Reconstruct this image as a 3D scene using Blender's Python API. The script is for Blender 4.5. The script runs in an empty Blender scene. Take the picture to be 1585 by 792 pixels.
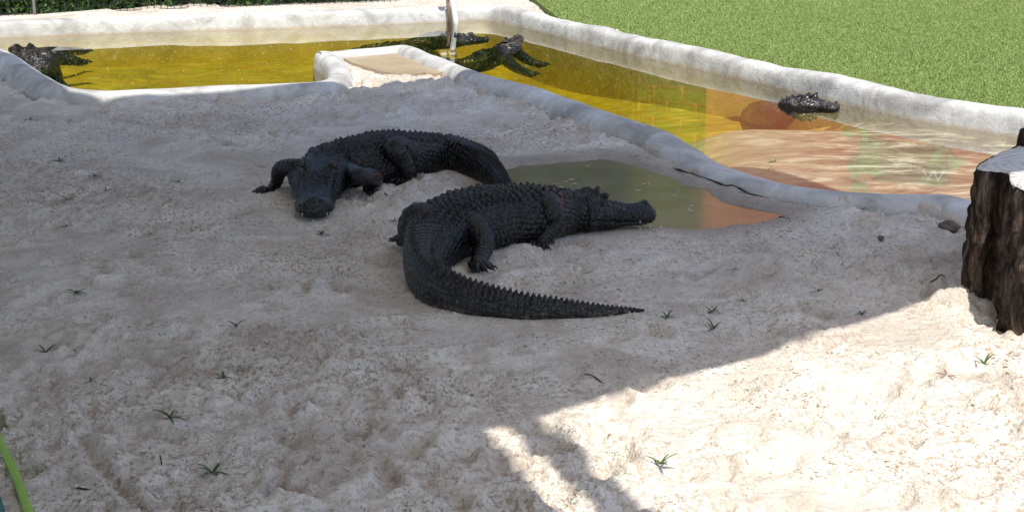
import bpy, bmesh, math, random
import numpy as np
from mathutils import Vector

random.seed(7)
rng = np.random.default_rng(11)
SC = bpy.context.scene
COL = SC.collection
R = math.radians

# ---------------------------------------------------------------- camera
CAM_H, PITCH, FPX = 1.6, 15.5, 2300.0
IW, IH = 1585.0, 792.0
cam = bpy.data.cameras.new('camera')
cam.sensor_width = 36.0
cam.lens = 36.0 * FPX / IW
cam.clip_start, cam.clip_end = 0.05, 500
camo = bpy.data.objects.new('camera', cam)
COL.objects.link(camo)
camo.location = (0, 0, CAM_H)
camo.rotation_euler = (R(90 - PITCH), 0, 0)
SC.camera = camo

# ---------------------------------------------------------------- light
SUN_EL = 66.0
SUN_H = Vector((0.28, -0.96))
world = bpy.data.worlds.new('World')
SC.world = world
world.use_nodes = True
wn = world.node_tree
sky = wn.nodes.new('ShaderNodeTexSky')
sky.sky_type = 'NISHITA'
sky.sun_disc = False
sky.sun_elevation = R(SUN_EL)
sky.sun_rotation = math.atan2(SUN_H.x, SUN_H.y)
sky.dust_density = 1.5
wn.links.new(sky.outputs[0], wn.nodes['Background'].inputs[0])
wn.nodes['Background'].inputs[1].default_value = 0.15
sun = bpy.data.lights.new('sun', 'SUN')
sun.energy = 3.7
sun.angle = R(0.6)
sun.color = (1.0, 0.945, 0.85)
suno = bpy.data.objects.new('sun', sun)
COL.objects.link(suno)
to_sun = Vector((SUN_H.x * math.cos(R(SUN_EL)), SUN_H.y * math.cos(R(SUN_EL)), math.sin(R(SUN_EL))))
suno.rotation_euler = (-to_sun).to_track_quat('-Z', 'Y').to_euler()
suno.location = (4, -3, 9)
SC.view_settings.view_transform = 'Standard'
SC.view_settings.look = 'None'
SC.view_settings.exposure = 0.44
SC.view_settings.gamma = 1.0

# ---------------------------------------------------------------- helpers
_c, _s = math.cos(R(PITCH)), math.sin(R(PITCH))


def ray(px, py):
    u, v = (px - IW / 2) / FPX, (py - IH / 2) / FPX
    return Vector((u, _c - v * _s, -_s - v * _c))


def P(px, py, z=0.0):
    d = ray(px, py)
    t = (z - CAM_H) / d.z
    return Vector((d.x * t, d.y * t, z))


def tag(o, label=None, cat=None, group=None, kind=None):
    for k, v in (('label', label), ('category', cat), ('group', group), ('kind', kind)):
        if v:
            o[k] = v
    return o


def mesh_np(name, V, F, mats, parent=None, smooth=True, midx=None):
    """V (n,3); F list of faces or ndarray (m,3|4)."""
    me = bpy.data.meshes.new(name)
    V = np.asarray(V, dtype=np.float32)
    if isinstance(F, np.ndarray):
        m, k = F.shape
        me.vertices.add(len(V))
        me.vertices.foreach_set('co', V.ravel())
        me.loops.add(m * k)
        me.loops.foreach_set('vertex_index', F.astype(np.int32).ravel())
        me.polygons.add(m)
        me.polygons.foreach_set('loop_start', np.arange(0, m * k, k, dtype=np.int32))
        me.polygons.foreach_set('loop_total', np.full(m, k, dtype=np.int32))
        me.update(calc_edges=True)
        me.validate()
    else:
        me.from_pydata([tuple(map(float, v)) for v in V], [], F)
        me.update()
    me.polygons.foreach_set('use_smooth', np.full(len(me.polygons), smooth, dtype=bool))
    if midx is not None:
        me.polygons.foreach_set('material_index', np.asarray(midx, dtype=np.int32))
    for mt in (mats if isinstance(mats, (list, tuple)) else [mats]):
        me.materials.append(mt)
    o = bpy.data.objects.new(name, me)
    COL.objects.link(o)
    if parent:
        o.parent = parent
    return o


def empty(name, loc):
    o = bpy.data.objects.new(name, None)
    o.location = loc
    o.empty_display_size = 0.1
    COL.objects.link(o)
    return o


class MB:
    """collects vertices and faces of one mesh."""
    def __init__(self):
        self.V, self.F = [], []

    def add(self, V, F):
        n = len(self.V)
        self.V.extend([tuple(v) for v in V])
        self.F.extend([tuple(i + n for i in f) for f in F])

    def box(self, c, s, rz=0.0):
        cx, cy, cz = c
        sx, sy, sz = s[0] / 2, s[1] / 2, s[2] / 2
        ca, sa = math.cos(rz), math.sin(rz)
        V = []
        for z in (-sz, sz):
            for x, y in ((-sx, -sy), (sx, -sy), (sx, sy), (-sx, sy)):
                V.append((cx + x * ca - y * sa, cy + x * sa + y * ca, cz + z))
        self.add(V, [(3, 2, 1, 0), (4, 5, 6, 7), (0, 1, 5, 4), (1, 2, 6, 5), (2, 3, 7, 6), (3, 0, 4, 7)])

    def tube(self, pts, rad, n=10, flat=1.0, wrinkle=0.0, cap=True):
        pts = [Vector(p) for p in pts]
        m = len(pts)
        V, F = [], []
        prev = None
        for i in range(m):
            t = (pts[min(i + 1, m - 1)] - pts[max(i - 1, 0)])
            t = t.normalized() if t.length > 1e-9 else Vector((0, 0, 1))
            if prev is None:
                ref = Vector((0, 0, 1)) if abs(t.z) < 0.9 else Vector((1, 0, 0))
                a = t.cross(ref).normalized()
            else:
                a = (prev - t * prev.dot(t)).normalized()
            prev = a
            b = t.cross(a)
            r = rad[i] if hasattr(rad, '__len__') else rad
            for j in range(n):
                an = 2 * math.pi * j / n
                k = 1.0 + wrinkle * math.sin(i * 1.45 + 1.5 * math.sin(an * 2))
                V.append(pts[i] + (a * math.cos(an) + b * math.sin(an) * flat) * r * k)
        for i in range(m - 1):
            for j in range(n):
                j2 = (j + 1) % n
                F.append((i * n + j, i * n + j2, (i + 1) * n + j2, (i + 1) * n + j))
        if cap:
            F.append(tuple(range(n - 1, -1, -1)))
            F.append(tuple((m - 1) * n + j for j in range(n)))
        self.add(V, F)

    def build(self, name, mat, parent=None, smooth=False):
        return mesh_np(name, self.V, self.F, mat, parent, smooth)


def catmull(pts, vals, n):
    """smooth curve through pts (k,d) resampled uniformly to n; vals (k,e) follow along."""
    A = np.hstack([np.asarray(pts, float), np.asarray(vals, float)])
    A = np.vstack([2 * A[0] - A[1], A, 2 * A[-1] - A[-2]])
    out = []
    for i in range(1, len(A) - 2):
        p0, p1, p2, p3 = A[i - 1], A[i], A[i + 1], A[i + 2]
        for t in np.linspace(0, 1, 24, endpoint=False):
            out.append(0.5 * (2 * p1 + (p2 - p0) * t + (2 * p0 - 5 * p1 + 4 * p2 - p3) * t * t
                              + (3 * p1 - p0 - 3 * p2 + p3) * t ** 3))
    out.append(A[-2])
    out = np.array(out)
    d = len(pts[0])
    s = np.concatenate([[0], np.cumsum(np.linalg.norm(np.diff(out[:, :d], axis=0), axis=1))])
    q = np.linspace(0, s[-1], n)
    return np.stack([np.interp(q, s, out[:, k]) for k in range(out.shape[1])], 1), q


def sstep(a, b, x):
    t = np.clip((x - a) / (b - a), 0, 1)
    return t * t * (3 - 2 * t)


def hash2(ix, iy, seed):
    h = (ix.astype(np.int64) * 374761393 + iy.astype(np.int64) * 668265263 + seed * 974634777) & 0xFFFFFFFF
    h = ((h ^ (h >> 13)) * 1274126177) & 0xFFFFFFFF
    return ((h ^ (h >> 16)) & 0xFFFFFF) / float(0xFFFFFF)


def vnoise(x, y, seed=0):
    ix, iy = np.floor(x), np.floor(y)
    fx, fy = x - ix, y - iy
    ux, uy = fx * fx * fx * (fx * (fx * 6 - 15) + 10), fy * fy * fy * (fy * (fy * 6 - 15) + 10)
    a, b = hash2(ix, iy, seed), hash2(ix + 1, iy, seed)
    c, d = hash2(ix, iy + 1, seed), hash2(ix + 1, iy + 1, seed)
    return (a + (b - a) * ux) * (1 - uy) + (c + (d - c) * ux) * uy - 0.5


def fbm(x, y, f, octv=4, seed=0, gain=0.5):
    z, a = 0, 1.0
    for i in range(octv):
        ca, sa = math.cos(0.6 * i + seed), math.sin(0.6 * i + seed)
        z = z + a * vnoise((x * ca - y * sa) * f + 17.3 * i, (x * sa + y * ca) * f + 5.1 * i, seed + i)
        f, a = f * 2.03, a * gain
    return z


# ---------------------------------------------------------------- materials
def mat(name, rough=0.8, spec=0.3):
    m = bpy.data.materials.new(name)
    m.use_nodes = True
    nt = m.node_tree
    b = nt.nodes['Principled BSDF']
    b.inputs['Roughness'].default_value = rough
    b.inputs['Specular IOR Level'].default_value = spec
    return m, nt, b


def N(nt, kind, **kw):
    n = nt.nodes.new(kind)
    for k, v in kw.items():
        if hasattr(n, k):
            setattr(n, k, v)
        else:
            n.inputs[k].default_value = v
    return n


def coords(nt, scale=None):
    t = N(nt, 'ShaderNodeTexCoord')
    if scale is None:
        return t.outputs['Object']
    mp = N(nt, 'ShaderNodeMapping')
    mp.inputs['Scale'].default_value = scale
    nt.links.new(t.outputs['Object'], mp.inputs['Vector'])
    return mp.outputs[0]


def noise(nt, vec, scale, detail=4, rough=0.55, dist=0.0):
    n = N(nt, 'ShaderNodeTexNoise')
    n.inputs['Scale'].default_value = scale
    n.inputs['Detail'].default_value = detail
    n.inputs['Roughness'].default_value = rough
    n.inputs['Distortion'].default_value = dist
    nt.links.new(vec, n.inputs['Vector'])
    return n.outputs['Fac']


def ramp(nt, fac, stops):
    r = N(nt, 'ShaderNodeValToRGB')
    e = r.color_ramp.elements
    while len(e) < len(stops):
        e.new(0.5)
    for i, (p, c) in enumerate(stops):
        e[i].position = p
        e[i].color = (c[0], c[1], c[2], 1) if hasattr(c, '__len__') else (c, c, c, 1)
    nt.links.new(fac, r.inputs[0])
    return r.outputs[0]


def mix(nt, fac, a, b, blend='MIX'):
    m = N(nt, 'ShaderNodeMix', data_type='RGBA', blend_type=blend)
    for sock, v in ((0, fac), (6, a), (7, b)):
        if hasattr(v, 'links') or hasattr(v, 'is_linked'):
            nt.links.new(v, m.inputs[sock])
        else:
            m.inputs[sock].default_value = v if sock == 0 else (v[0], v[1], v[2], 1)
    return m.outputs[2]


def bump(nt, b, h, dist=0.01, strength=1.0, prev=None):
    n = N(nt, 'ShaderNodeBump')
    n.inputs['Distance'].default_value = dist
    n.inputs['Strength'].default_value = strength
    nt.links.new(h, n.inputs['Height'])
    if prev is not None:
        nt.links.new(prev, n.inputs['Normal'])
    nt.links.new(n.outputs[0], b.inputs['Normal'])
    return n.outputs[0]


def m_sand():
    m, nt, b = mat('sand', 0.95, 0.12)
    v = coords(nt)
    big = noise(nt, v, 0.9, 3, 0.6, 0.4)
    mid = noise(nt, v, 9.0, 5, 0.65, 0.6)
    fine = noise(nt, v, 55.0, 2, 0.6)
    grain = noise(nt, v, 190.0, 0, 0.5)
    base = ramp(nt, mid, [(0.30, (0.62, 0.565, 0.495)), (0.62, (0.74, 0.70, 0.635))])
    damp_f = ramp(nt, fine, [(0.52, 0.0), (0.62, 1.0)])
    patch = ramp(nt, big, [(0.38, 0.10), (0.60, 0.95)])
    dm = mix(nt, 1.0, damp_f, patch, 'MULTIPLY')
    c = mix(nt, dm, base, (0.40, 0.315, 0.235))
    sp_ = ramp(nt, noise(nt, coords(nt, (1, .55, 1)), 105.0, 1, 0.5, 0.2), [(0.61, 0.0), (0.70, 0.75)])
    sp_ = mix(nt, 1.0, sp_, ramp(nt, noise(nt, v, 4.0, 3, 0.6), [(0.42, 0.05), (0.62, 1.0)]), 'MULTIPLY')
    c = mix(nt, sp_, c, (0.27, 0.225, 0.18))
    broad = ramp(nt, noise(nt, v, 2.6, 4, 0.6, 0.8), [(0.45, 0.0), (0.66, 0.62)])
    c = mix(nt, broad, c, (0.43, 0.36, 0.295))
    wa = N(nt, 'ShaderNodeAttribute', attribute_name='wet')
    wf = ramp(nt, wa.outputs['Fac'], [(0.0, 0.0), (1.0, 0.85)])
    c = mix(nt, wf, c, (0.33, 0.275, 0.215))
    rg = ramp(nt, wa.outputs['Fac'], [(0.0, 0.95), (1.0, 0.45)])
    nt.links.new(rg, b.inputs['Roughness'])
    gr = ramp(nt, grain, [(0.28, (0.86, 0.85, 0.84)), (0.5, (1, 1, 1))])
    c = mix(nt, 1.0, c, gr, 'MULTIPLY')
    nt.links.new(c, b.inputs['Base Color'])
    p1 = bump(nt, b, noise(nt, v, 26.0, 4, 0.65, 0.4), 0.013, 1.0)
    pm = mix(nt, ramp(nt, noise(nt, v, 2.2, 4, 0.6, 0.5), [(0.42, 0.0), (0.58, 1.0)]), (0.5, 0.5, 0.5), noise(nt, v, 95.0, 1, 0.6))
    bump(nt, b, pm, 0.008, 1.0, p1)
    return m


def m_plaster():
    m, nt, b = mat('white_plaster', 0.62, 0.35)
    v = coords(nt)
    c = ramp(nt, noise(nt, v, 3.2, 6, 0.62, 0.8), [(0.34, (0.32, 0.315, 0.30)), (0.50, (0.52, 0.515, 0.50)), (0.70, (0.70, 0.70, 0.69))])
    # tide stain left by the water on the inner face
    g = N(nt, 'ShaderNodeNewGeometry')
    sx = N(nt, 'ShaderNodeSeparateXYZ')
    nt.links.new(g.outputs['Position'], sx.inputs[0])
    wob = noise(nt, v, 5.0, 4)
    ad = N(nt, 'ShaderNodeMath', operation='MULTIPLY_ADD')
    nt.links.new(wob, ad.inputs[0])
    ad.inputs[1].default_value = 0.035
    nt.links.new(sx.outputs['Z'], ad.inputs[2])
    st = ramp(nt, ad.outputs[0], [(0.0, 1.0), (0.004, 0.55), (0.04, 0.0)])
    mr = N(nt, 'ShaderNodeMapRange')
    nt.links.new(ad.outputs[0], mr.inputs[0])
    mr.inputs[1].default_value, mr.inputs[2].default_value = -0.020, 0.006
    mr.inputs[3].default_value, mr.inputs[4].default_value = 0.70, 0.0
    c = mix(nt, mr.outputs[0], c, (0.42, 0.33, 0.21))
    grime = ramp(nt, noise(nt, v, 14.0, 5, 0.7, 1.0), [(0.50, 0.0), (0.66, 0.5)])
    c = mix(nt, grime, c, (0.38, 0.36, 0.33))
    nt.links.new(c, b.inputs['Base Color'])
    p = bump(nt, b, noise(nt, v, 9.0, 4, 0.6, 0.5), 0.02, 0.6)
    bump(nt, b, noise(nt, v, 70.0, 3, 0.6), 0.004, 0.6, p)
    return m


def m_floor():
    m, nt, b = mat('basin_concrete', 0.8, 0.2)
    v = coords(nt)
    c = ramp(nt, noise(nt, v, 1.7, 6, 0.65, 1.2), [(0.30, (0.21, 0.20, 0.15)), (0.5, (0.32, 0.31, 0.25)), (0.72, (0.44, 0.43, 0.37))])
    st = ramp(nt, noise(nt, coords(nt, (1, 2.4, 1)), 2.2, 5, 0.65, 1.5), [(0.50, 0.0), (0.66, 0.65)])
    c = mix(nt, st, c, (0.30, 0.17, 0.10))
    # bare pale concrete where the basin runs out shallow, sediment elsewhere
    sxy = N(nt, 'ShaderNodeSeparateXYZ')
    nt.links.new(v, sxy.inputs[0])
    ma = N(nt, 'ShaderNodeMath', operation='MULTIPLY_ADD')
    nt.links.new(noise(nt, v, 1.3, 5, 0.65, 1.0), ma.inputs[0])
    ma.inputs[1].default_value = 1.1
    nt.links.new(sxy.outputs['X'], ma.inputs[2])
    mq = N(nt, 'ShaderNodeMapRange')
    nt.links.new(ma.outputs[0], mq.inputs[0])
    mq.inputs[1].default_value, mq.inputs[2].default_value = 2.0, 3.2
    pale = ramp(nt, noise(nt, coords(nt, (1, 2.2, 1)), 3.0, 6, 0.68, 1.2), [(0.38, (0.14, 0.10, 0.085)), (0.52, (0.28, 0.24, 0.20)), (0.68, (0.62, 0.60, 0.56))])
    c = mix(nt, mq.outputs[0], c, pale)
    nt.links.new(c, b.inputs['Base Color'])
    return m


def m_water():
    m = bpy.data.materials.new('pool_water')
    m.use_nodes = True
    nt = m.node_tree
    nt.nodes.remove(nt.nodes['Principled BSDF'])
    out = nt.nodes['Material Output']
    v = coords(nt, (1.0, 0.45, 1.0))
    h = noise(nt, v, 5.0, 3, 0.5)
    bp = N(nt, 'ShaderNodeBump')
    bp.inputs['Distance'].default_value = 0.004
    bp.inputs['Strength'].default_value = 0.10
    nt.links.new(h, bp.inputs['Height'])
    fr = N(nt, 'ShaderNodeFresnel')
    fr.inputs['IOR'].default_value = 1.33
    gm = N(nt, 'ShaderNodeNewGeometry')
    inv = N(nt, 'ShaderNodeMath', operation='SUBTRACT')
    inv.inputs[0].default_value = 1.0
    nt.links.new(gm.outputs['Backfacing'], inv.inputs[1])
    mu = N(nt, 'ShaderNodeMath', operation='MULTIPLY')
    nt.links.new(fr.outputs[0], mu.inputs[0])
    nt.links.new(inv.outputs[0], mu.inputs[1])
    tr = N(nt, 'ShaderNodeBsdfTransparent')
    gl = N(nt, 'ShaderNodeBsdfGlossy')
    gl.inputs['Roughness'].default_value = 0.015
    nt.links.new(bp.outputs[0], gl.inputs['Normal'])
    ms = N(nt, 'ShaderNodeMixShader')
    nt.links.new(mu.outputs[0], ms.inputs[0])
    nt.links.new(tr.outputs[0], ms.inputs[1])
    nt.links.new(gl.outputs[0], ms.inputs[2])
    nt.links.new(ms.outputs[0], out.inputs['Surface'])
    va = N(nt, 'ShaderNodeVolumeAbsorption')
    va.inputs['Color'].default_value = (0.985, 0.925, 0.16, 1)
    va.inputs['Density'].default_value = 1.5
    nt.links.new(va.outputs[0], out.inputs['Volume'])
    return m


def m_puddle():
    m, nt, b = mat('puddle_water', 0.10, 0.4)
    v = coords(nt)
    c = ramp(nt, noise(nt, v, 3.0, 4), [(0.35, (0.18, 0.145, 0.10)), (0.7, (0.25, 0.205, 0.145))])
    nt.links.new(c, b.inputs['Base Color'])
    b.inputs['IOR'].default_value = 1.33
    bump(nt, b, noise(nt, coords(nt, (1, 0.4, 1)), 7.0, 3), 0.003, 0.3)
    return m


def m_gator():
    m, nt, b = mat('alligator_hide', 0.40, 0.5)
    v = coords(nt)
    c = ramp(nt, noise(nt, v, 7.0, 5, 0.65), [(0.32, (0.002, 0.002, 0.0025)), (0.52, (0.006, 0.006, 0.0065)), (0.68, (0.014, 0.013, 0.0125)), (0.80, (0.036, 0.032, 0.028))])
    g = N(nt, 'ShaderNodeNewGeometry')
    sx = N(nt, 'ShaderNodeSeparateXYZ')
    nt.links.new(g.outputs['Position'], sx.inputs[0])
    mr = N(nt, 'ShaderNodeMapRange')
    nt.links.new(sx.outputs['Z'], mr.inputs[0])
    mr.inputs[1].default_value, mr.inputs[2].default_value = 0.012, 0.035
    mr.inputs[3].default_value, mr.inputs[4].default_value = 0.55, 0.0
    gt = N(nt, 'ShaderNodeMath', operation='GREATER_THAN')
    nt.links.new(sx.outputs['Z'], gt.inputs[0])
    gt.inputs[1].default_value = -0.02
    mg = N(nt, 'ShaderNodeMath', operation='MULTIPLY')
    nt.links.new(mr.outputs[0], mg.inputs[0])
    nt.links.new(gt.outputs[0], mg.inputs[1])
    dust = ramp(nt, noise(nt, v, 30.0, 5, 0.7), [(0.48, 0.0), (0.62, 1.0)])
    f = mix(nt, 1.0, dust, mg.outputs[0], 'MULTIPLY')
    c = mix(nt, f, c, (0.24, 0.20, 0.16))
    nt.links.new(c, b.inputs['Base Color'])
    rr = ramp(nt, noise(nt, v, 22.0, 4), [(0.3, 0.22), (0.7, 0.42)])
    nt.links.new(rr, b.inputs['Roughness'])
    vo = N(nt, 'ShaderNodeTexVoronoi', feature='DISTANCE_TO_EDGE')
    vo.inputs['Scale'].default_value = 48.0
    nt.links.new(v, vo.inputs['Vector'])
    e = ramp(nt, vo.outputs['Distance'], [(0.0, 0.0), (0.14, 1.0)])
    p = bump(nt, b, e, 0.004, 0.6)
    bump(nt, b, noise(nt, v, 90.0, 2, 0.6), 0.003, 0.5, p)
    return m


def m_plain(name, col, rough=0.7, var=0.25, scale=12.0, spec=0.3, bmp=0.0):
    m, nt, b = mat(name, rough, spec)
    v = coords(nt)
    lo = tuple(x * (1 - var) for x in col)
    hi = tuple(min(1, x * (1 + var)) for x in col)
    c = ramp(nt, noise(nt, v, scale, 5, 0.65), [(0.3, lo), (0.7, hi)])
    nt.links.new(c, b.inputs['Base Color'])
    if bmp:
        bump(nt, b, noise(nt, v, scale * 3, 4, 0.65), bmp, 0.8)
    return m


def m_leaf(name, a, bcol, rough=0.5):
    m, nt, b = mat(name, rough, 0.35)
    oi = N(nt, 'ShaderNodeNewGeometry')
    c = ramp(nt, oi.outputs['Random Per Island'], [(0.0, a), (1.0, bcol)])
    nt.links.new(c, b.inputs['Base Color'])
    return m


def m_turf():
    m, nt, b = mat('turf_mat', 0.9, 0.15)
    v = coords(nt)
    c = ramp(nt, noise(nt, v, 30.0, 5, 0.7), [(0.3, (0.14, 0.21, 0.045)), (0.7, (0.28, 0.36, 0.11))])
    nt.links.new(c, b.inputs['Base Color'])
    bump(nt, b, noise(nt, v, 120.0, 3, 0.7), 0.02, 1.0)
    return m


def m_bark():
    m, nt, b = mat('bark', 0.9, 0.2)
    v = coords(nt, (1, 1, 0.25))
    c = ramp(nt, noise(nt, v, 24.0, 6, 0.7, 0.8), [(0.36, (0.010, 0.007, 0.005)), (0.49, (0.060, 0.040, 0.030)), (0.60, (0.16, 0.12, 0.095)), (0.70, (0.38, 0.33, 0.28))])
    nt.links.new(c, b.inputs['Base Color'])
    bump(nt, b, noise(nt, v, 42.0, 4, 0.7, 0.8), 0.05, 1.0)
    return m


def m_cutwood():
    m, nt, b = mat('cut_wood', 0.85, 0.2)
    v = coords(nt)
    w = N(nt, 'ShaderNodeTexWave', wave_type='RINGS', rings_direction='Z')
    w.inputs['Scale'].default_value = 9.0
    w.inputs['Distortion'].default_value = 5.0
    w.inputs['Detail'].default_value = 3.0
    w.inputs['Detail Scale'].default_value = 2.0
    nt.links.new(v, w.inputs['Vector'])
    c1 = ramp(nt, w.outputs['Fac'], [(0.0, (0.50, 0.49, 0.47)), (1.0, (0.64, 0.63, 0.61))])
    cr = ramp(nt, noise(nt, coords(nt, (6, 22, 6)), 2.5, 5, 0.7, 1.0), [(0.33, 0.0), (0.42, 1.0)])
    c = mix(nt, cr, (0.20, 0.18, 0.16), c1)
    nt.links.new(c, b.inputs['Base Color'])
    bump(nt, b, cr, 0.006, 0.8)
    return m


def m_mural():
    m, nt, b = mat('mural_paint', 0.7, 0.3)
    v = coords(nt)
    sx = N(nt, 'ShaderNodeSeparateXYZ')
    nt.links.new(v, sx.inputs[0])
    nz = noise(nt, v, 1.4, 5, 0.65, 1.0)
    ad = N(nt, 'ShaderNodeMath', operation='MULTIPLY_ADD')
    nt.links.new(nz, ad.inputs[0])
    ad.inputs[1].default_value = 2.2
    nt.links.new(sx.outputs['X'], ad.inputs[2])
    mr = N(nt, 'ShaderNodeMapRange')
    nt.links.new(ad.outputs[0], mr.inputs[0])
    mr.inputs[1].default_value, mr.inputs[2].default_value = 2.4, 5.0
    c = ramp(nt, mr.outputs[0], [(0.0, (0.90, 0.46, 0.12)), (0.45, (0.88, 0.32, 0.13)), (1.0, (0.82, 0.20, 0.11))])
    br = ramp(nt, noise(nt, coords(nt, (1, 1, 3)), 3.0, 5, 0.65, 0.6), [(0.52, 0.0), (0.70, 0.5)])
    c = mix(nt, br, c, (0.85, 0.52, 0.25))
    nt.links.new(c, b.inputs['Base Color'])
    return m


M = {}
M['sand'] = m_sand()
M['plaster'] = m_plaster()
M['floor'] = m_floor()
M['water'] = m_water()
M['puddle'] = m_puddle()
M['gator'] = m_gator()
M['eye'] = m_plain('eye_amber', (0.028, 0.022, 0.010), 0.12, 0.3, 60)
M['tooth'] = m_plain('tooth_ivory', (0.62, 0.55, 0.38), 0.4, 0.15, 40)
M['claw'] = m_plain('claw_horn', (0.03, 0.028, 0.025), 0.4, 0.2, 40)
M['bark'] = m_bark()
M['cut'] = m_cutwood()
M['mural'] = m_mural()
M['block'] = m_plain('painted_block', (0.16, 0.27, 0.055), 0.85, 0.35, 7, 0.2, 0.01)
M['block_dark'] = m_plain('painted_block_dark', (0.03, 0.13, 0.07), 0.85, 0.35, 7, 0.2, 0.01)
M['board'] = m_plain('mural_board_paint', (0.30, 0.20, 0.12), 0.8, 0.35, 5)
M['palm'] = m_plain('mural_green_paint', (0.25, 0.42, 0.14), 0.8, 0.4, 6)
M['white'] = m_plain('white_paint', (0.80, 0.80, 0.78), 0.6, 0.05, 8)
M['pvc'] = m_plain('white_pvc', (0.76, 0.76, 0.73), 0.35, 0.06, 9, 0.5)
M['pipe_dark'] = m_plain('dark_brown_pipe', (0.16, 0.11, 0.075), 0.6, 0.3, 12)
M['hose'] = m_plain('lime_hose', (0.28, 0.50, 0.03), 0.45, 0.12, 25, 0.5)
M['teal'] = m_plain('teal_hose', (0.01, 0.11, 0.095), 0.4, 0.15, 25, 0.5)
M['leaf'] = m_leaf('hedge_leaf', (0.020, 0.060, 0.012), (0.085, 0.17, 0.035))
M['twig'] = m_plain('hedge_wood', (0.05, 0.04, 0.03), 0.9, 0.3, 20)
M['net'] = m_plain('black_netting', (0.02, 0.02, 0.022), 0.6, 0.2, 30)
M['post'] = m_plain('galvanised_post', (0.32, 0.32, 0.31), 0.5, 0.15, 20, 0.5)
M['turf'] = m_turf()
M['blade'] = m_leaf('turf_blade', (0.15, 0.235, 0.05), (0.36, 0.45, 0.155), 0.6)
M['sprout'] = m_leaf('sprout_leaf', (0.030, 0.075, 0.020), (0.075, 0.14, 0.035), 0.5)
M['dry'] = m_leaf('dry_leaf', (0.16, 0.085, 0.055), (0.28, 0.17, 0.11), 0.8)
M['stone'] = m_plain('grey_stone', (0.16, 0.135, 0.115), 0.9, 0.4, 14, 0.2, 0.02)
M['sail'] = m_plain('shade_fabric', (0.45, 0.44, 0.42), 0.9, 0.1, 4)
_nt = M['sail'].node_tree
_tl = N(_nt, 'ShaderNodeBsdfTranslucent')
_tl.inputs['Color'].default_value = (0.84, 0.80, 0.76, 1)
_ms = N(_nt, 'ShaderNodeMixShader')
_ms.inputs[0].default_value = 0.53
_nt.links.new(_nt.nodes['Principled BSDF'].outputs[0], _ms.inputs[1])
_nt.links.new(_tl.outputs[0], _ms.inputs[2])
_nt.links.new(_ms.outputs[0], _nt.nodes['Material Output'].inputs['Surface'])
M['shade_blocker'] = m_plain('shade_blocker_cloth', (0.42, 0.41, 0.39), 0.9, 0.1, 4)  # opaque cloth for the sheet added to darken the left
M['wet'] = m_plain('wet_sand', (0.40, 0.315, 0.205), 0.35, 0.22, 2.5, 0.4)
M['speck'] = m_plain('pale_specks', (0.62, 0.58, 0.42), 0.8, 0.2, 30)
M['crumb'] = M['sand']

# ================================================================ pool outline
WZ = -0.04                                   # pool water level
# px, py, z of the traced edge, rim width, rim top height, apron flag
near = [(-95, 46, .09), (0, 70, .09), (35, 87, .09), (75, 115, .09), (112, 135, .09), (175, 140, .09), (300, 133, .09), (420, 128, .09), (505, 124, .09)]
pen = [(512, 121, -.02), (487, 101, -.02), (486, 88, .05), (500, 80, .09), (531, 77, .09), (624, 69, .09), (643, 71, .09), (676, 85, .09), (719, 101, .09)]
near2 = [(755, 111, .09), (780, 117, .09), (856, 137, .09), (889, 149, .09), (950, 172, .09), (992, 183, .09), (1031, 192, .08), (1054, 200, .07), (1072, 216, .05), (1090, 232, .02)]
apron = [(1130, 256, -.03), (1190, 276, -.03), (1260, 294, -.03), (1335, 301, -.02), (1400, 306, .0), (1470, 306, .03), (1530, 316, .04), (1620, 338, .05)]
right = [(1760, 372, .06), (1830, 275, -.04)]
far = [(1576, 212), (1443, 192), (1295, 159), (1200, 133), (1043, 100), (931, 73), (860, 56), (790, 38), (757, 32), (738, 32), (690, 35), (420, 45), (225, 50), (0, 59)]
ctrl = []
for (x, y, z) in near:
    ctrl.append((P(x, y, z), .20, .10, 0))
for (x, y, z) in pen:
    ctrl.append((P(x, y, z), .17, .10, 0))
for (x, y, z) in near2:
    t = max(0, (x - 980) / 110)
    ctrl.append((P(x, y, z), .20 + .06 * t, .09 - .02 * t, 0.35 * t))
for (x, y, z) in apron:
    t = max(0, (x - 1330) / 140)
    t = min(t, 1)
    ctrl.append((P(x, y, z), .34 - .12 * t, .035 + .025 * t, 1 - t))
for (x, y, z) in right:
    ctrl.append((P(x, y, z), .2, .08, 0))
for (x, y) in far:
    ctrl.append((P(x, y, WZ), .20, .105, 0))
A = np.array([[c[0].x, c[0].y, c[1], c[2], c[3]] for c in ctrl])
for _ in range(2):                             # round the corners
    B = np.roll(A, -1, axis=0)
    A = np.stack([A * .8 + B * .2, A * .2 + B * .8], 1).reshape(-1, 5)
A = np.vstack([A, A[:1]])
s = np.concatenate([[0], np.cumsum(np.linalg.norm(np.diff(A[:, :2], axis=0), axis=1))])
NO = int(s[-1] / 0.045)
q = np.linspace(0, s[-1], NO, endpoint=False)
OUT = np.stack([np.interp(q, s, A[:, k]) for k in range(5)], 1)
area = 0.5 * np.sum(OUT[:, 0] * np.roll(OUT[:, 1], -1) - np.roll(OUT[:, 0], -1) * OUT[:, 1])
tg = np.roll(OUT[:, :2], -2, 0) - np.roll(OUT[:, :2], 2, 0)
tg /= np.linalg.norm(tg, axis=1)[:, None]
NRM = np.stack([tg[:, 1], -tg[:, 0]], 1) * (1 if area > 0 else -1)   # outward
POLY = OUT[:, :2]


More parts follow.
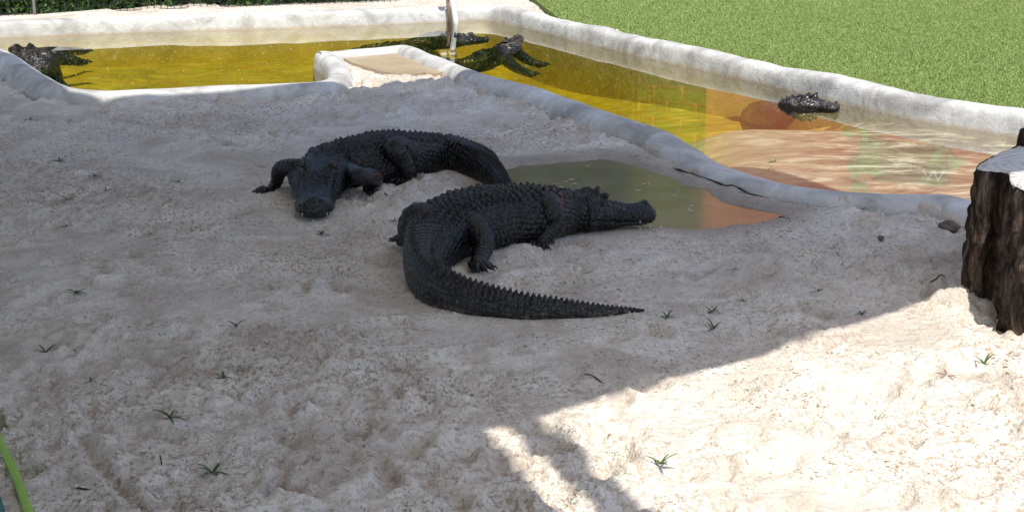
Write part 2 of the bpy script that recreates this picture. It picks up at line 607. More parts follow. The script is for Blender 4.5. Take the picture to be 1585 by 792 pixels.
def pool_sd(x, y):
    """signed distance to the pool outline (negative inside) and nearest outline index."""
    x, y = x.ravel(), y.ravel()
    best = np.full(len(x), 1e9)
    idx = np.zeros(len(x), dtype=np.int32)
    ins = np.zeros(len(x), dtype=bool)
    a, b = POLY, np.roll(POLY, -1, 0)
    for i in range(len(a)):
        ax, ay, bx, by = a[i, 0], a[i, 1], b[i, 0], b[i, 1]
        dx, dy = bx - ax, by - ay
        t = np.clip(((x - ax) * dx + (y - ay) * dy) / (dx * dx + dy * dy + 1e-12), 0, 1)
        d = (x - ax - t * dx) ** 2 + (y - ay - t * dy) ** 2
        m = d < best
        best[m] = d[m]
        idx[m] = i
        if ay != by:
            c = ((ay > y) != (by > y)) & (x < dx * (y - ay) / dy + ax)
            ins ^= c
    d = np.sqrt(best)
    d[ins] *= -1
    return d, idx


def poly_mask(pts, x, y):
    ins = np.zeros(x.shape, dtype=bool)
    n = len(pts)
    for i in range(n):
        ax, ay = pts[i][0], pts[i][1]
        bx, by = pts[(i + 1) % n][0], pts[(i + 1) % n][1]
        if ay != by:
            ins ^= ((ay > y) != (by > y)) & (x < (bx - ax) * (y - ay) / (by - ay) + ax)
    return ins


def poly_dist(pts, x, y):
    best = np.full(x.shape, 1e9)
    n = len(pts)
    for i in range(n):
        ax, ay = pts[i][0], pts[i][1]
        bx, by = pts[(i + 1) % n][0], pts[(i + 1) % n][1]
        dx, dy = bx - ax, by - ay
        t = np.clip(((x - ax) * dx + (y - ay) * dy) / (dx * dx + dy * dy + 1e-12), 0, 1)
        best = np.minimum(best, (x - ax - t * dx) ** 2 + (y - ay - t * dy) ** 2)
    d = np.sqrt(best)
    d[poly_mask(pts, x, y)] *= -1
    return d


# ================================================================ sand (ground sheet to the horizon)
def axis(fine, lo, hi):
    a = list(fine)
    st = a[1] - a[0]
    while a[0] > lo:
        st *= 1.35
        a.insert(0, a[0] - st)
    st = a[-1] - a[-2]
    while a[-1] < hi:
        st *= 1.35
        a.append(a[-1] + st)
    return np.array(a)


ys = [2.7]
while ys[-1] < 17.5:
    yy = ys[-1]
    ys.append(yy + (0.0090 + max(0, yy - 4) * 0.0022 if yy < 9.5 else 0.034))
XA = axis(np.arange(-3.3, 2.9, 0.0115), -90, 90)
YA = axis(ys, -60, 160)
GX, GY = np.meshgrid(XA, YA)
PUD = [P(*p) for p in ((775, 262), (800, 250), (850, 246), (930, 237), (985, 247), (1040, 268), (1085, 283), (1130, 302), (1180, 318), (1216, 325), (1185, 338), (1100, 348), (1010, 345), (940, 352), (860, 350), (790, 330), (765, 300))]
SMOOTH = [P(*p) for p in ((690, 490), (760, 478), (900, 488), (960, 492), (900, 510), (780, 522), (700, 512))]
PUD2 = [(v.x, v.y) for v in PUD]
SM2 = [(v.x, v.y) for v in SMOOTH]
# pressed hollows and heaps: px, py, rx, ry (m), height
HEAPS = [(610, 322, .20, .06, .018), (670, 292, .18, .06, .02), (700, 280, .2, .06, .015), (440, 335, .16, .06, .02),
         (555, 340, .2, .05, .018), (815, 392, .16, .06, .02), (930, 352, .14, .05, .028), (500, 345, .2, .05, -.012), (480, 158, .18, .10, .04),
         (600, 132, .4, .2, .035), (700, 137, .3, .2, .03), (265, 570, .07, .06, -.03), (300, 560, .06, .03, .02), (240, 340, .12, .06, -.02), (185, 352, .2, .05, .012),
         (610, 395, .06, .2, -.015), (1500, 440, .2, .1, .03), (1470, 352, .1, .05, -.035), (1420, 350, .12, .06, .02), (1540, 505, .1, .06, -.03), (1480, 470, .1, .05, .025)]
FOOT = []
for k in range(620):
    yy = 2.9 + 7.5 * rng.random() ** 1.2
    xx = (rng.random() * 2 - 1) * (0.36 * yy + 0.2)
    FOOT.append((xx, yy, .035 + .075 * rng.random(), .022 + .04 * rng.random(), rng.random() * 3.14, .010 + .022 * rng.random()))


def ground_h(x, y, detail=True):
    sh = x.shape
    x, y = x.ravel(), y.ravel()
    z = 0.030 * fbm(x, y, 0.55, 3, 3)
    near_m = (np.abs(x) < 8) & (y > 2) & (y < 19)
    rough = sstep(-.12, .14, fbm(x, y, 1.5, 4, 21))
    # left foreground is blown smoother
    rough = np.clip(rough * .95 + .08 + .25 * sstep(-1.0, 0.2, x - 0.1 * y), 0, 1)
    pd = np.full(x.shape, 9.0)
    i = near_m & (y > 4.5) & (y < 10)
    pd[i] = poly_dist(PUD2, x[i], y[i]) + .07 * fbm(x[i], y[i], 3.5, 4, 57)
    sd2 = np.full(x.shape, 9.0)
    i = near_m & (y < 6.5)
    sd2[i] = poly_dist(SM2, x[i], y[i])
    wet = sstep(.28, -.02, pd)
    calm = (1 - .85 * wet) * (.12 + .88 * sstep(-.05, .12, sd2))
    rough = rough * calm
    if detail:
        xw, yw = x + .05 * fbm(x, y, 6, 2, 71), y + .05 * fbm(x, y, 6, 2, 72)
        rid = np.abs(fbm(xw, yw, 5.0, 4, 31)) * -2 + .5
        z = z + calm * .018 * fbm(x, y, 2.2, 3, 5)
        z = z + rough * (.017 * rid + .013 * fbm(x, y * 1.25, 15, 4, 9, .66))
        cl = fbm(x, y, 26, 3, 44, .6)
        z = z + rough * .032 * np.clip(cl - .08, 0, 1) + (.002 + .004 * rough) * calm * fbm(x, y, 48, 2, 12)
        for (fx, fy, rx, ry, an, dp) in FOOT:
            m = np.flatnonzero((np.abs(x - fx) < .3) & (np.abs(y - fy) < .3))
            if len(m) == 0:
                continue
            dx, dy = x[m] - fx, y[m] - fy
            u = (dx * math.cos(an) + dy * math.sin(an)) / rx
            v = (-dx * math.sin(an) + dy * math.cos(an)) / ry
            r2 = u * u + v * v
            z[m] += (-dp * np.exp(-r2 ** 1.5) + .40 * dp * np.exp(-(np.sqrt(r2) - 1.4) ** 2 * 5)) * calm[m]
        # a drag furrow in the foreground
        a, b = P(128, 685), P(215, 800)
        dx, dy = b.x - a.x, b.y - a.y
        t = np.clip(((x - a.x) * dx + (y - a.y) * dy) / (dx * dx + dy * dy), 0, 1)
        d = np.hypot(x - a.x - t * dx, y - a.y - t * dy)
        z += -.022 * np.exp(-(d / .018) ** 2) + .012 * np.exp(-((d - .04) / .018) ** 2)
    for (px, py, rx, ry, hh) in HEAPS:
        c = P(px, py)
        r2 = ((x - c.x) / rx) ** 2 + ((y - c.y) / (ry * 2.2)) ** 2
        i = r2 < 9
        nz = 1 + .9 * fbm(x[i], y[i], 17, 3, 61)
        z[i] += hh * np.exp(-r2[i]) * nz
    # puddle hollow
    z = z * (1 - .85 * sstep(.40, .05, pd)) - .040 * sstep(.05, -.09, pd)
    z = np.where((pd > .03) & (pd < .5), np.maximum(z, -.013), z)
    # the strip behind the pool is higher, with heaps of loose sand against the hedge
    back = sstep(0, 1, (y - (13.6 + .30 * (x + 4))))
    back = back * (y > 12)
    z = z * (1 - .5 * back) + back * (.012 + .05 * np.clip(fbm(x, y, 1.3, 4, 81, .6), 0, 1) * 2.0)
    return z.reshape(sh), pd.reshape(sh)


GZ, GPD = ground_h(GX, GY)
inner = ((GX > -9) & (GX < 9) & (GY > 5.5) & (GY < 17.5))
sd, sidx = pool_sd(GX[inner], GY[inner])
wv, hv, av = OUT[sidx, 2], OUT[sidx, 3], OUT[sidx, 4]
zz = GZ[inner]
gn = fbm(GX[inner], GY[inner], 7, 3, 91)
# loose sand banks a little against the rim; a dark gap opens in places
lap = np.exp(-np.clip(sd - wv - .01, 0, 9) / .10)
zz = zz + lap * .025 * np.clip(gn * 3 + .3, -.6, 1.5)
gap = np.exp(-((sd - wv - .022) / .016) ** 2) * sstep(.02, .16, fbm(GX[inner], GY[inner], 1.6, 2, 95) + .35 * av)
zz = zz - .08 * gap
# inside the notch of the peninsula the pan is flat and damp
pc = P(640, 98, .03)
pan = (GX[inner] > P(490, 100).x) & (GX[inner] < P(760, 112).x + .2) & (GY[inner] > P(640, 119).y) & (sd > 0) & (GY[inner] < 14)
zz[pan] = .025 + .006 * gn[pan] + zz[pan] * .15
zz = np.maximum(zz - 2.6 * np.clip(wv * .86 - sd, 0, 1), -1.0)
GZ[inner] = zz
nx, ny = len(XA), len(YA)
ii = (np.arange(ny - 1)[:, None] * nx + np.arange(nx - 1)[None, :]).ravel()
Fg = np.stack([ii, ii + 1, ii + nx + 1, ii + nx], 1)
sand = mesh_np('sand', np.stack([GX.ravel(), GY.ravel(), GZ.ravel()], 1), Fg, M['sand'])
at_ = sand.data.attributes.new('wet', 'FLOAT', 'POINT')
at_.data.foreach_set('value', sstep(.26, .0, GPD).ravel().astype(np.float32))
tag(sand, 'trampled pale sand of the enclosure', None, None, 'structure')


def gz(x, y):
    """height of the sand sheet at one point."""
    i = np.clip(np.searchsorted(XA, x) - 1, 0, nx - 2)
    j = np.clip(np.searchsorted(YA, y) - 1, 0, ny - 2)
    u, v = (x - XA[i]) / (XA[i + 1] - XA[i]), (y - YA[j]) / (YA[j + 1] - YA[j])
    return (GZ[j, i] * (1 - u) + GZ[j, i + 1] * u) * (1 - v) + (GZ[j + 1, i] * (1 - u) + GZ[j + 1, i + 1] * u) * v


# loose crumbs of sand
nc = 40000
cy_ = 3.0 + 7.0 * rng.random(nc) ** 1.3
cx_ = (rng.random(nc) * 2 - 1) * (.36 * cy_ + .1)
keep = (vnoise(cx_ * 1.6, cy_ * 1.6, 51) + vnoise(cx_ * 5, cy_ * 5, 52) > .02)
cx_, cy_ = cx_[keep], cy_[keep]
cz_ = gz(cx_, cy_)
d_, _i = pool_sd(cx_, cy_)
ok = (cz_ > -.025) & (d_ > OUT[_i, 2] + .02) & (poly_dist(PUD2, cx_, cy_) > .02) & (poly_dist(SM2, cx_, cy_) > 0)
cx_, cy_, cz_ = cx_[ok], cy_[ok], cz_[ok]
nc = len(cx_)
octv = np.array([(1, 0, 0), (-1, 0, 0), (0, 1, 0), (0, -1, 0), (0, 0, .8), (0, 0, -.8)], float)
octf = np.array([(0, 2, 4), (2, 1, 4), (1, 3, 4), (3, 0, 4), (2, 0, 5), (1, 2, 5), (3, 1, 5), (0, 3, 5)])
sz = (.0022 + .0065 * rng.random(nc) ** 3)
Vc = octv[None] * sz[:, None, None] * (.6 + .8 * rng.random((nc, 6, 1)))
an = rng.random(nc) * 6.28
ca, sa = np.cos(an)[:, None], np.sin(an)[:, None]
Vc = np.stack([Vc[..., 0] * ca - Vc[..., 1] * sa, Vc[..., 0] * sa + Vc[..., 1] * ca, Vc[..., 2]], -1)
Vc += np.stack([cx_, cy_, cz_ + sz * .35], -1)[:, None, :]
Fc = (octf[None] + (np.arange(nc) * 6)[:, None, None]).reshape(-1, 3)
tag(mesh_np('sand_crumbs', Vc.reshape(-1, 3), Fc, M['crumb'], smooth=False), 'small loose crumbs of sand scattered over the ground', 'sand', None, 'stuff')

# ================================================================ pool
pool = empty('pool', P(640, 98, 0))
tag(pool, 'low white plastered pool with rounded hand-shaped rim around the water', 'pool')


def rim_profile(w, h, a):
    steep = [(-.06, -.55), (-.025, -.12), (-.012, -.045), (.0, h - .06), (.012, h - .025), (.04, h - .006), (.085, h), (w * .62, h - .002), (w * .85, h - .02), (w, h - .06), (w + .02, h - .12), (w + .03, -.25)]
    soft = [(-.40, -.55), (-.30, -.16), (-.14, -.085), (.0, -.045), (.06, -.025), (.12, -.004), (w * .52, h * .6), (w * .72, h), (w * .88, h - .004), (w, h - .03), (w + .02, h - .10), (w + .03, -.25)]
    return [(d0 * (1 - a) + d1 * a, z0 * (1 - a) + z1 * a) for (d0, z0), (d1, z1) in zip(steep, soft)]


Vr = []
for i in range(NO):
    x, y, w, h, a = OUT[i]
    wob = float(fbm(np.array([x]), np.array([y]), 1.3, 3, 41)[0])
    wob2 = float(fbm(np.array([x]), np.array([y]), 3.5, 2, 43)[0])
    pr = rim_profile(w * (1 + .16 * wob2), h + .025 * wob + .006 * wob2, a)
    for (d, z) in pr:
        dd = d + .035 * wob * (1 if d > -.02 else 0)
        Vr.append((x + NRM[i, 0] * dd - pool.location.x, y + NRM[i, 1] * dd - pool.location.y, z))
K = 12
Fr = []
for i in range(NO):
    i2 = (i + 1) % NO
    for k in range(K - 1):
        f = (i * K + k, i2 * K + k, i2 * K + k + 1, i * K + k + 1)
        Fr.append(f if area < 0 else f[::-1])
rim = mesh_np('rim', Vr, Fr, M['plaster'], pool)
md = rim.modifiers.new('round', 'SUBSURF')
md.levels = md.render_levels = 1

# dark tube standing in for the shadow under the low apron's outer edge
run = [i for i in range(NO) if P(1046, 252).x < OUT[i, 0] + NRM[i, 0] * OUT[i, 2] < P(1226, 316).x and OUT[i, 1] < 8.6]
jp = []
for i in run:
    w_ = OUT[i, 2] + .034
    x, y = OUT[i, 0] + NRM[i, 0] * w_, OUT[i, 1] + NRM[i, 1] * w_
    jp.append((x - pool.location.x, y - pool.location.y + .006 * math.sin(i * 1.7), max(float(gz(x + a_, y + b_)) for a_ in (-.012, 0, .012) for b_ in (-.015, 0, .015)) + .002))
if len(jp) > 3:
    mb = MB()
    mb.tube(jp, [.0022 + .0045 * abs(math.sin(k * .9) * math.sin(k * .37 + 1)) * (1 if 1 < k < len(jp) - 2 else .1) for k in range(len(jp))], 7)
    mb.build('rim_shadow_tube', M['claw'], pool, True)

# basin floor
bx = np.arange(-6.2, 5.2, .10)
by = np.arange(5.6, 16.2, .10)
BX, BY = np.meshgrid(bx, by)


def floor_z(x, y):
    qd = x - .125 * (y - 8.4) - 1.0
    shl = np.maximum(sstep(-.6, .4, qd) * sstep(10.2, 8.8, y), sstep(1.8, 2.4, x))
    dep = .29 - .252 * shl
    dep = dep + .15 * np.exp(-((x - .35) / .75) ** 2) * (1 - shl)
    # the wall side of the shallow end stays a little deeper
    return WZ - dep + .012 * fbm(x, y, 1.2, 3, 15)


BZ = floor_z(BX, BY)
jj = (np.arange(len(by) - 1)[:, None] * len(bx) + np.arange(len(bx) - 1)[None, :]).ravel()
sdb, _ = pool_sd(BX, BY)
sdb = sdb.reshape(BX.shape)
kf = (sdb.ravel()[jj] < .12)
jj = jj[kf]
mesh_np('basin_floor', np.stack([BX.ravel() - pool.location.x, BY.ravel() - pool.location.y, BZ.ravel()], 1),
        np.stack([jj, jj + 1, jj + len(bx) + 1, jj + len(bx)], 1), M['floor'], pool)


def prism(name, pts, z0, z1, m, parent=None):
    bm = bmesh.new()
    vs = [bm.verts.new((p[0], p[1], z1)) for p in pts]
    f = bm.faces.new(vs)
    bmesh.ops.recalc_face_normals(bm, faces=[f])
    if f.normal.z < 0:
        f.normal_flip()
    ex = bmesh.ops.extrude_face_region(bm, geom=[f])
    nv = [g for g in ex['geom'] if isinstance(g, bmesh.types.BMVert)]
    for v in nv:
        v.co.z = z0
    bmesh.ops.triangulate(bm, faces=[g for g in bm.faces if len(g.verts) > 4])
    bmesh.ops.recalc_face_normals(bm, faces=bm.faces)
    me = bpy.data.meshes.new(name)
    bm.to_mesh(me)
    bm.free()
    me.materials.append(m)
    o = bpy.data.objects.new(name, me)
    COL.objects.link(o)
    if parent:
        o.parent = parent
    return o


wat = prism('water', [(OUT[i, 0] + NRM[i, 0] * (.012 + .03 * OUT[i, 4]), OUT[i, 1] + NRM[i, 1] * (.012 + .03 * OUT[i, 4])) for i in range(0, NO, 2)], WZ - .75, WZ, M['water'])
tag(wat, 'yellow tannin-stained pool water', None, None, 'structure')

# puddle beside the rim: flat water standing in the hollow of the sand
pcx, pcy = np.mean([p[0] for p in PUD2]), np.mean([p[1] for p in PUD2])
pud = prism('puddle', [(pcx + (p[0] - pcx) * 1.22, pcy + (p[1] - pcy) * 1.22) for p in PUD2], -.10, -.020, M['puddle'])
tag(pud, 'shallow olive puddle on the sand', None, None, 'structure')

# damp silt lying in the pan of the peninsula
pan_px = [(520, 88), (600, 80), (638, 76), (655, 86), (685, 98), (712, 108), (705, 113), (690, 115), (675, 119), (655, 117), (628, 122), (585, 114), (546, 102)]
tag(prism('wet_sand', [tuple(P(x, y, .03).xy) for x, y in pan_px], -.02, .052, M['wet']), 'damp tan silt filling the walled pan', None, None, 'structure')

# floating specks
Vs, Fs = [], []
for k in range(170):
    if k < 90:
        x, y = rng.uniform(790, 1200), rng.uniform(245, 345)
        p = P(x, y, -.0195)
        if poly_dist(PUD2, np.array([p.x]), np.array([p.y]))[0] > -.03:
            continue
        r = rng.uniform(.002, .011)
    else:
        x, y = rng.uniform(90, 480), rng.uniform(70, 130)
        p = P(x, y, WZ + .0008)
        if pool_sd(np.array([p.x]), np.array([p.y]))[0][0] > -.1:
            continue
        r = rng.uniform(.0015, .005)
    n0 = len(Vs)
    for j in range(6):
        an = j * 1.047
        rr = r * rng.uniform(.5, 1.2)
        Vs.append((p.x + math.cos(an) * rr * 1.6, p.y + math.sin(an) * rr, p.z))
    for j in range(6):
        Vs.append((Vs[n0 + j][0], Vs[n0 + j][1], p.z + .0012))
    Fs.append(tuple(range(n0 + 6, n0 + 12)))
    for j in range(6):
        j2 = (j + 1) % 6
        Fs.append((n0 + j, n0 + j2, n0 + 6 + j2, n0 + 6 + j))
tag(mesh_np('floating_specks', Vs, Fs, M['speck'], smooth=False), 'pale flecks of foam and pollen floating on the water', 'foam', None, 'stuff')

# ================================================================ lawn
corner = P(840, 18, 0)
fr = [i for i in range(NO) if OUT[i, 4] == 0 and OUT[i, 1] > 7.2 and OUT[i, 0] > corner.x and NRM[i, 0] > 0.3 and NRM[i, 1] > 0]
fr.sort(key=lambda i: OUT[i, 0])
edge = [(OUT[i, 0] + NRM[i, 0] * OUT[i, 2] * .8, OUT[i, 1] + NRM[i, 1] * OUT[i, 2] * .8) for i in fr[::4]]
e1 = P(812, -3, 0)
lawn_poly = [(e1.x + .9, 19.5)] + [(e1.x + .9 * (1 - k / 24) + .16 * math.sin(k * 2.3) + .10 * math.sin(k * 5.1), 19.5 + (e1.y - 19.5) * k / 24) for k in range(1, 24)] + [(e1.x, e1.y)] + edge + [(14, 4.0), (16, 22)]
LZ = .062
lawn = prism('lawn', lawn_poly, LZ - .04, LZ, M['turf'])
tag(lawn, 'clipped artificial green turf beyond the pool', None, None, 'structure')
nb = 420000
u = rng.random(nb)
byy = 7.6 + 9.5 * rng.random(nb) ** 1.15
bxx = .1 + (0.37 * byy) * u
ok = poly_mask(lawn_poly, bxx, byy)
e_d = np.zeros(nb)
bxx, byy = bxx[ok], byy[ok]
nb = len(bxx)
an = rng.random(nb) * 6.283
hh = .007 + .012 * rng.random(nb)
wd = .0018 + .0020 * rng.random(nb)
lx, ly = (rng.random(nb) - .5) * .03, (rng.random(nb) - .5) * .03
Vb = np.empty((nb, 3, 3))
Vb[:, 0] = np.stack([bxx + np.cos(an) * wd, byy + np.sin(an) * wd, np.full(nb, LZ - .002)], 1)
Vb[:, 1] = np.stack([bxx - np.cos(an) * wd, byy - np.sin(an) * wd, np.full(nb, LZ - .002)], 1)
Vb[:, 2] = np.stack([bxx + lx, byy + ly, LZ + hh], 1)
tag(mesh_np('turf_blades', Vb.reshape(-1, 3), np.arange(nb * 3).reshape(-1, 3), M['blade'], smooth=False), 'short green blades of the turf', 'grass', None, 'stuff')

# ================================================================ hedge with netting
h0, h1 = P(0, 29), P(480, 10)
hd = (h1 - h0).normalized()
hn = Vector((-hd.y, hd.x, 0))
ha, hb = h0 - hd * 4.5, h0 + hd * 7.0
HL = (hb - ha).length
HH = 3.0
hedge = empty('hedge', (ha + hb) / 2 + hn * .55)
tag(hedge, 'dense dark green clipped hedge behind the sand strip', 'hedge')
hang = math.atan2(hd.y, hd.x)
nl = 46000
tt = rng.random(nl) * HL - HL / 2
hz = rng.random(nl) * HH
# visible base is denser
hz[: nl // 2] = rng.random(nl // 2) * .7
dep = rng.random(nl) ** 2.0 * .55
lump = .14 * fbm(tt, hz, 1.6, 3, 33)
dd = -.42 + dep + lump
Lc = np.stack([tt, dd, hz + .02], 1)
a1 = rng.normal(size=(nl, 3))
a1 /= np.linalg.norm(a1, axis=1)[:, None]
a2 = np.cross(a1, rng.normal(size=(nl, 3)))
a2 /= np.linalg.norm(a2, axis=1)[:, None]
ll = (.022 + .030 * rng.random(nl))[:, None]
Vl = np.stack([Lc - a1 * ll, Lc + a2 * ll * .45, Lc + a1 * ll, Lc - a2 * ll * .45], 1)
ca, sa = math.cos(hang), math.sin(hang)


def hrot(V):
    V = np.asarray(V)
    return np.stack([V[..., 0] * ca - V[..., 1] * sa, V[..., 0] * sa + V[..., 1] * ca, V[..., 2]], -1)


mesh_np('foliage', hrot(Vl).reshape(-1, 3), np.arange(nl * 4).reshape(-1, 4), M['leaf'], hedge, smooth=False)
mb = MB()
for k in range(70):
    t = -HL / 2 + HL * (k + rng.random()) / 70
    pts = [(t + rng.normal() * .04 * j, -.05 + rng.normal() * .06, HH * .9 * j / 5) for j in range(6)]
    mb.tube(hrot(pts), [.018, .016, .014, .011, .008, .005], 6)
mb.build('stems', M['twig'], hedge, True)
mb = MB()
mb.box((0, .28, HH * .46), (HL, .30, HH * .90), 0)
core = mesh_np('inner_foliage', hrot(np.array(mb.V)), mb.F, M['leaf'], hedge, smooth=False)

fence = empty('netting_fence', (ha + hb) / 2)
tag(fence, 'black square-mesh netting on thin posts in front of the hedge', 'fence')
mb = MB()
nv = int(HL / .065)
for k in range(nv + 1):
    t = -HL / 2 + HL * k / nv
    mb.box((t, 0, .62), (.0045, .0045, 1.30), 0)
for k in range(20):
    mb.box((0, .006, .03 + k * .065), (HL, .0045, .0045), 0)
n_o = mesh_np('netting', hrot(np.array(mb.V)), mb.F, M['net'], fence, smooth=False)
tag(n_o, kind='stuff')
for k in range(3):
    t = (P(50, 22) - (ha + hb) / 2).dot(hd) + (k - 2) * 2.05
    if abs(t) < HL / 2:
        mb = MB()
        mb.tube(hrot([(t, -.03, -.1), (t, -.03, .7), (t, -.03, 1.35)]), [.014, .014, .014], 8)
        mb.build('post', M['post'], fence, True)

# ================================================================ painted block wall beyond the lawn
def mirror_hit(px, py):
    """where the reflected view ray meets the wall plane."""
    d = ray(px, py)
    t = (WZ - CAM_H) / d.z
    h = Vector((d.x * t, d.y * t, WZ))
    r = Vector((d.x, d.y, -d.z))
    w0, wnrm = WALL0, WALLN
    k = (w0 - h).dot(wnrm) / r.dot(wnrm)
    return h + r * k


WALL0 = Vector((.80, 20.0, 0))
WDIR = Vector((1, -.50, 0)).normalized()
WALLN = Vector((WDIR.y, -WDIR.x, 0))
WANG = math.atan2(WDIR.y, WDIR.x)
WLEN, WHT = 9.5, 3.6
wall = empty('block_wall', WALL0)
wall.rotation_euler = (0, 0, WANG)
tag(wall, 'tall orange and red painted block wall with green blocks beyond the turf', 'wall')


def wl(px, py):
    v = mirror_hit(px, py) - WALL0
    return v.dot(WDIR), v.z


mb = MB()
mb.box((WLEN / 2, .11, WHT / 2 - .1), (WLEN, .20, WHT + .2))
mb.build('wall_face', M['mural'], wall)
mb = MB()
mb.box((WLEN / 2, .11, WHT + .035), (WLEN + .06, .27, .07))
mb.build('coping', M['white'], wall)
gw = wl(1096, 141)[0]
bw, bh = .40, .205
zl = wl(885, 124)[1]
z0 = zl - math.floor(zl / bh) * bh
bmesh_cache = {}
for r_ in range(int(WHT / bh)):
    zb = z0 + r_ * bh
    if zb + bh > WHT - .02:
        break
    xs = -(r_ % 2) * bw / 2
    while xs < gw - .02:
        x0, x1 = max(xs, .0), min(xs + bw, gw)
        if x1 - x0 > .06:
            key = (round(x1 - x0, 2), zb > 1.35)
            if key not in bmesh_cache:
                mb = MB()
                lx_ = x1 - x0 - .040
                mb.box((0, 0, 0), (lx_, .03, bh - .040))
                me_o = mb.build('block', M['block'] if zb > 1.35 else M['block_dark'], wall)
                bv = me_o.modifiers.new('edge', 'BEVEL')
                bv.width, bv.segments = .006, 1
                bmesh_cache[key] = me_o
                o = me_o
            else:
                o = bmesh_cache[key].copy()
                COL.objects.link(o)
                o.parent = wall
            o.location = ((x0 + x1) / 2, -.002 - .004 * random.random(), zb + bh / 2)
        xs += bw
# painted board, palm and lettering
mb = MB()
bl, br_ = wl(1345, 255), wl(1470, 255)
zt_, zb_ = wl(1400, 288)[1], wl(1400, 222)[1]
bx0, bx1 = bl[0], br_[0]
pts = []
for k in range(40):
    t = k / 40 * 6.283
    cxx, czz = math.cos(t), math.sin(t)
    e = .55
    pts.append(((bx0 + bx1) / 2 + (bx1 - bx0) / 2 * math.copysign(abs(cxx) ** e, cxx) + .04 * math.sin(5 * t), (zb_ + zt_) / 2 + (zt_ - zb_) / 2 * math.copysign(abs(czz) ** e, czz) + .03 * math.sin(3 * t)))
mb.add([(a, -.004, b) for a, b in pts] + [(a, .012, b) for a, b in pts], [tuple(range(40))] + [(k, 40 + k, 40 + (k + 1) % 40, (k + 1) % 40) for k in range(40)])
tag(mb.build('painted_panel', M['board'], wall), 'brown painted panel with white lettering')


def mural_leafs(name, cx0, cz0, n, ln, seed):
    rr = random.Random(seed)
    mb = MB()
    for k in range(n):
        an = rr.uniform(0, 6.283)
        L_ = ln * rr.uniform(.5, 1)
        w_ = .05 * rr.uniform(.6, 1.3)
        ox, oz = rr.uniform(-.12, .12), rr.uniform(-.35, .35)
        P0 = (cx0 + ox, cz0 + oz)
        dx_, dz_ = math.cos(an), math.sin(an)
        q4 = [(P0[0], P0[1]), (P0[0] + dx_ * L_ * .5 - dz_ * w_, P0[1] + dz_ * L_ * .5 + dx_ * w_), (P0[0] + dx_ * L_, P0[1] + dz_ * L_), (P0[0] + dx_ * L_ * .5 + dz_ * w_, P0[1] + dz_ * L_ * .5 - dx_ * w_)]
        y0 = -.008 - .0006 * k
        mb.add([(a, y0, b) for a, b in q4] + [(a, y0 + .006, b) for a, b in q4], [(0, 1, 2, 3), (0, 4, 5, 1), (1, 5, 6, 2), (2, 6, 7, 3), (3, 7, 4, 0)])
    mb.build(name, M['palm'], wall)


a_ = wl(1335, 228)
mural_leafs('painted_palm', a_[0], a_[1], 22, .32, 3)
a_ = wl(1455, 248)
mural_leafs('painted_fern', a_[0], a_[1], 16, .26, 5)
a_ = wl(1400, 262)
mural_leafs('painted_leaves', a_[0] - .5, a_[1] + .2, 12, .22, 8)


def lettering(txt, px0, px1, py, size_px):
    x0, z0_ = wl(px0, py)
    x1, _z = wl(px1, py)
    z1_ = wl(px0, py + size_px)[1]
    cu = bpy.data.curves.new('lettering', 'FONT')
    cu.body = txt
    cu.size = 1.0
    cu.extrude = .004
    ob = bpy.data.objects.new('lettering_src', cu)
    COL.objects.link(ob)
    dg = bpy.context.evaluated_depsgraph_get()
    me = bpy.data.meshes.new_from_object(ob.evaluated_get(dg))
    bpy.data.objects.remove(ob)
    co = np.empty(len(me.vertices) * 3, dtype=np.float32)
    me.vertices.foreach_get('co', co)
    co = co.reshape(-1, 3)
    w_ = co[:, 0].max() - co[:, 0].min()
    h_ = co[:, 1].max() - co[:, 1].min()
    V = np.stack([x0 + (co[:, 0] - co[:, 0].min()) / w_ * (x1 - x0), -.032 - co[:, 2], z1_ - (co[:, 1] - co[:, 1].min()) / h_ * (z1_ - z0_)], 1)
    me.vertices.foreach_set('co', V.astype(np.float32).ravel())
    me.materials.clear()
    me.materials.append(M['white'])
    o = bpy.data.objects.new('lettering', me)
    COL.objects.link(o)
    o.parent = wall


lettering('Connie', 1384, 1428, 247, 10)
lettering('W', 1429, 1464, 262, 15)

# ================================================================ shade sail overhead
SAIL_Z = 3.3


def sail_pt(px, py, z):
    p = P(px, py, z)
    k = (SAIL_Z - z) / math.tan(R(SUN_EL))
    return (p.x + SUN_H.x * k, p.y + SUN_H.y * k)


def sail_g(x, y):
    k = SAIL_Z / math.tan(R(SUN_EL))
    return (x + SUN_H.x * k, y + SUN_H.y * k)


sp = [sail_pt(-90, 50, .09), sail_pt(27, 89, .09), sail_pt(71, 121, .09), sail_pt(106, 141, .09), sail_pt(160, 147, .09), sail_pt(350, 138, .09), sail_pt(600, 119, .09), sail_pt(752, 106, .09),
      sail_pt(900, 152, .09), sail_pt(1000, 183, .09), sail_pt(1082, 217, .04), sail_pt(1221, 257, -.03), sail_pt(1369, 298, -.02), sail_pt(1504, 313, .05), sail_pt(1640, 350, .05),
      sail_pt(1720, 385, 0), sail_pt(1640, 408, 0), sail_pt(1490, 452, 0), sail_pt(1400, 477, 0), sail_pt(1200, 543, 0), sail_pt(1000, 600, 0), sail_pt(832, 650, 0),
      sail_pt(1010, 800, 0), sail_pt(1090, 870, 0), sail_pt(1010, 880, 0), sail_pt(922, 800, 0), sail_pt(785, 664, 0), sail_pt(750, 668, 0), sail_pt(862, 800, 0), sail_pt(940, 900, 0),
      sail_g(.6, -3.5), sail_g(-9, -3.5), sail_g(-9, 11)]
sail = empty('shade_canopy', (-3, 2, 0))
tag(sail, 'large flat fabric shade canopy on posts covering the near sand', 'canopy')
so = prism('canopy_cloth', [(p[0] + 3, p[1] - 2) for p in sp], SAIL_Z, SAIL_Z + .02, M['sail'], sail)
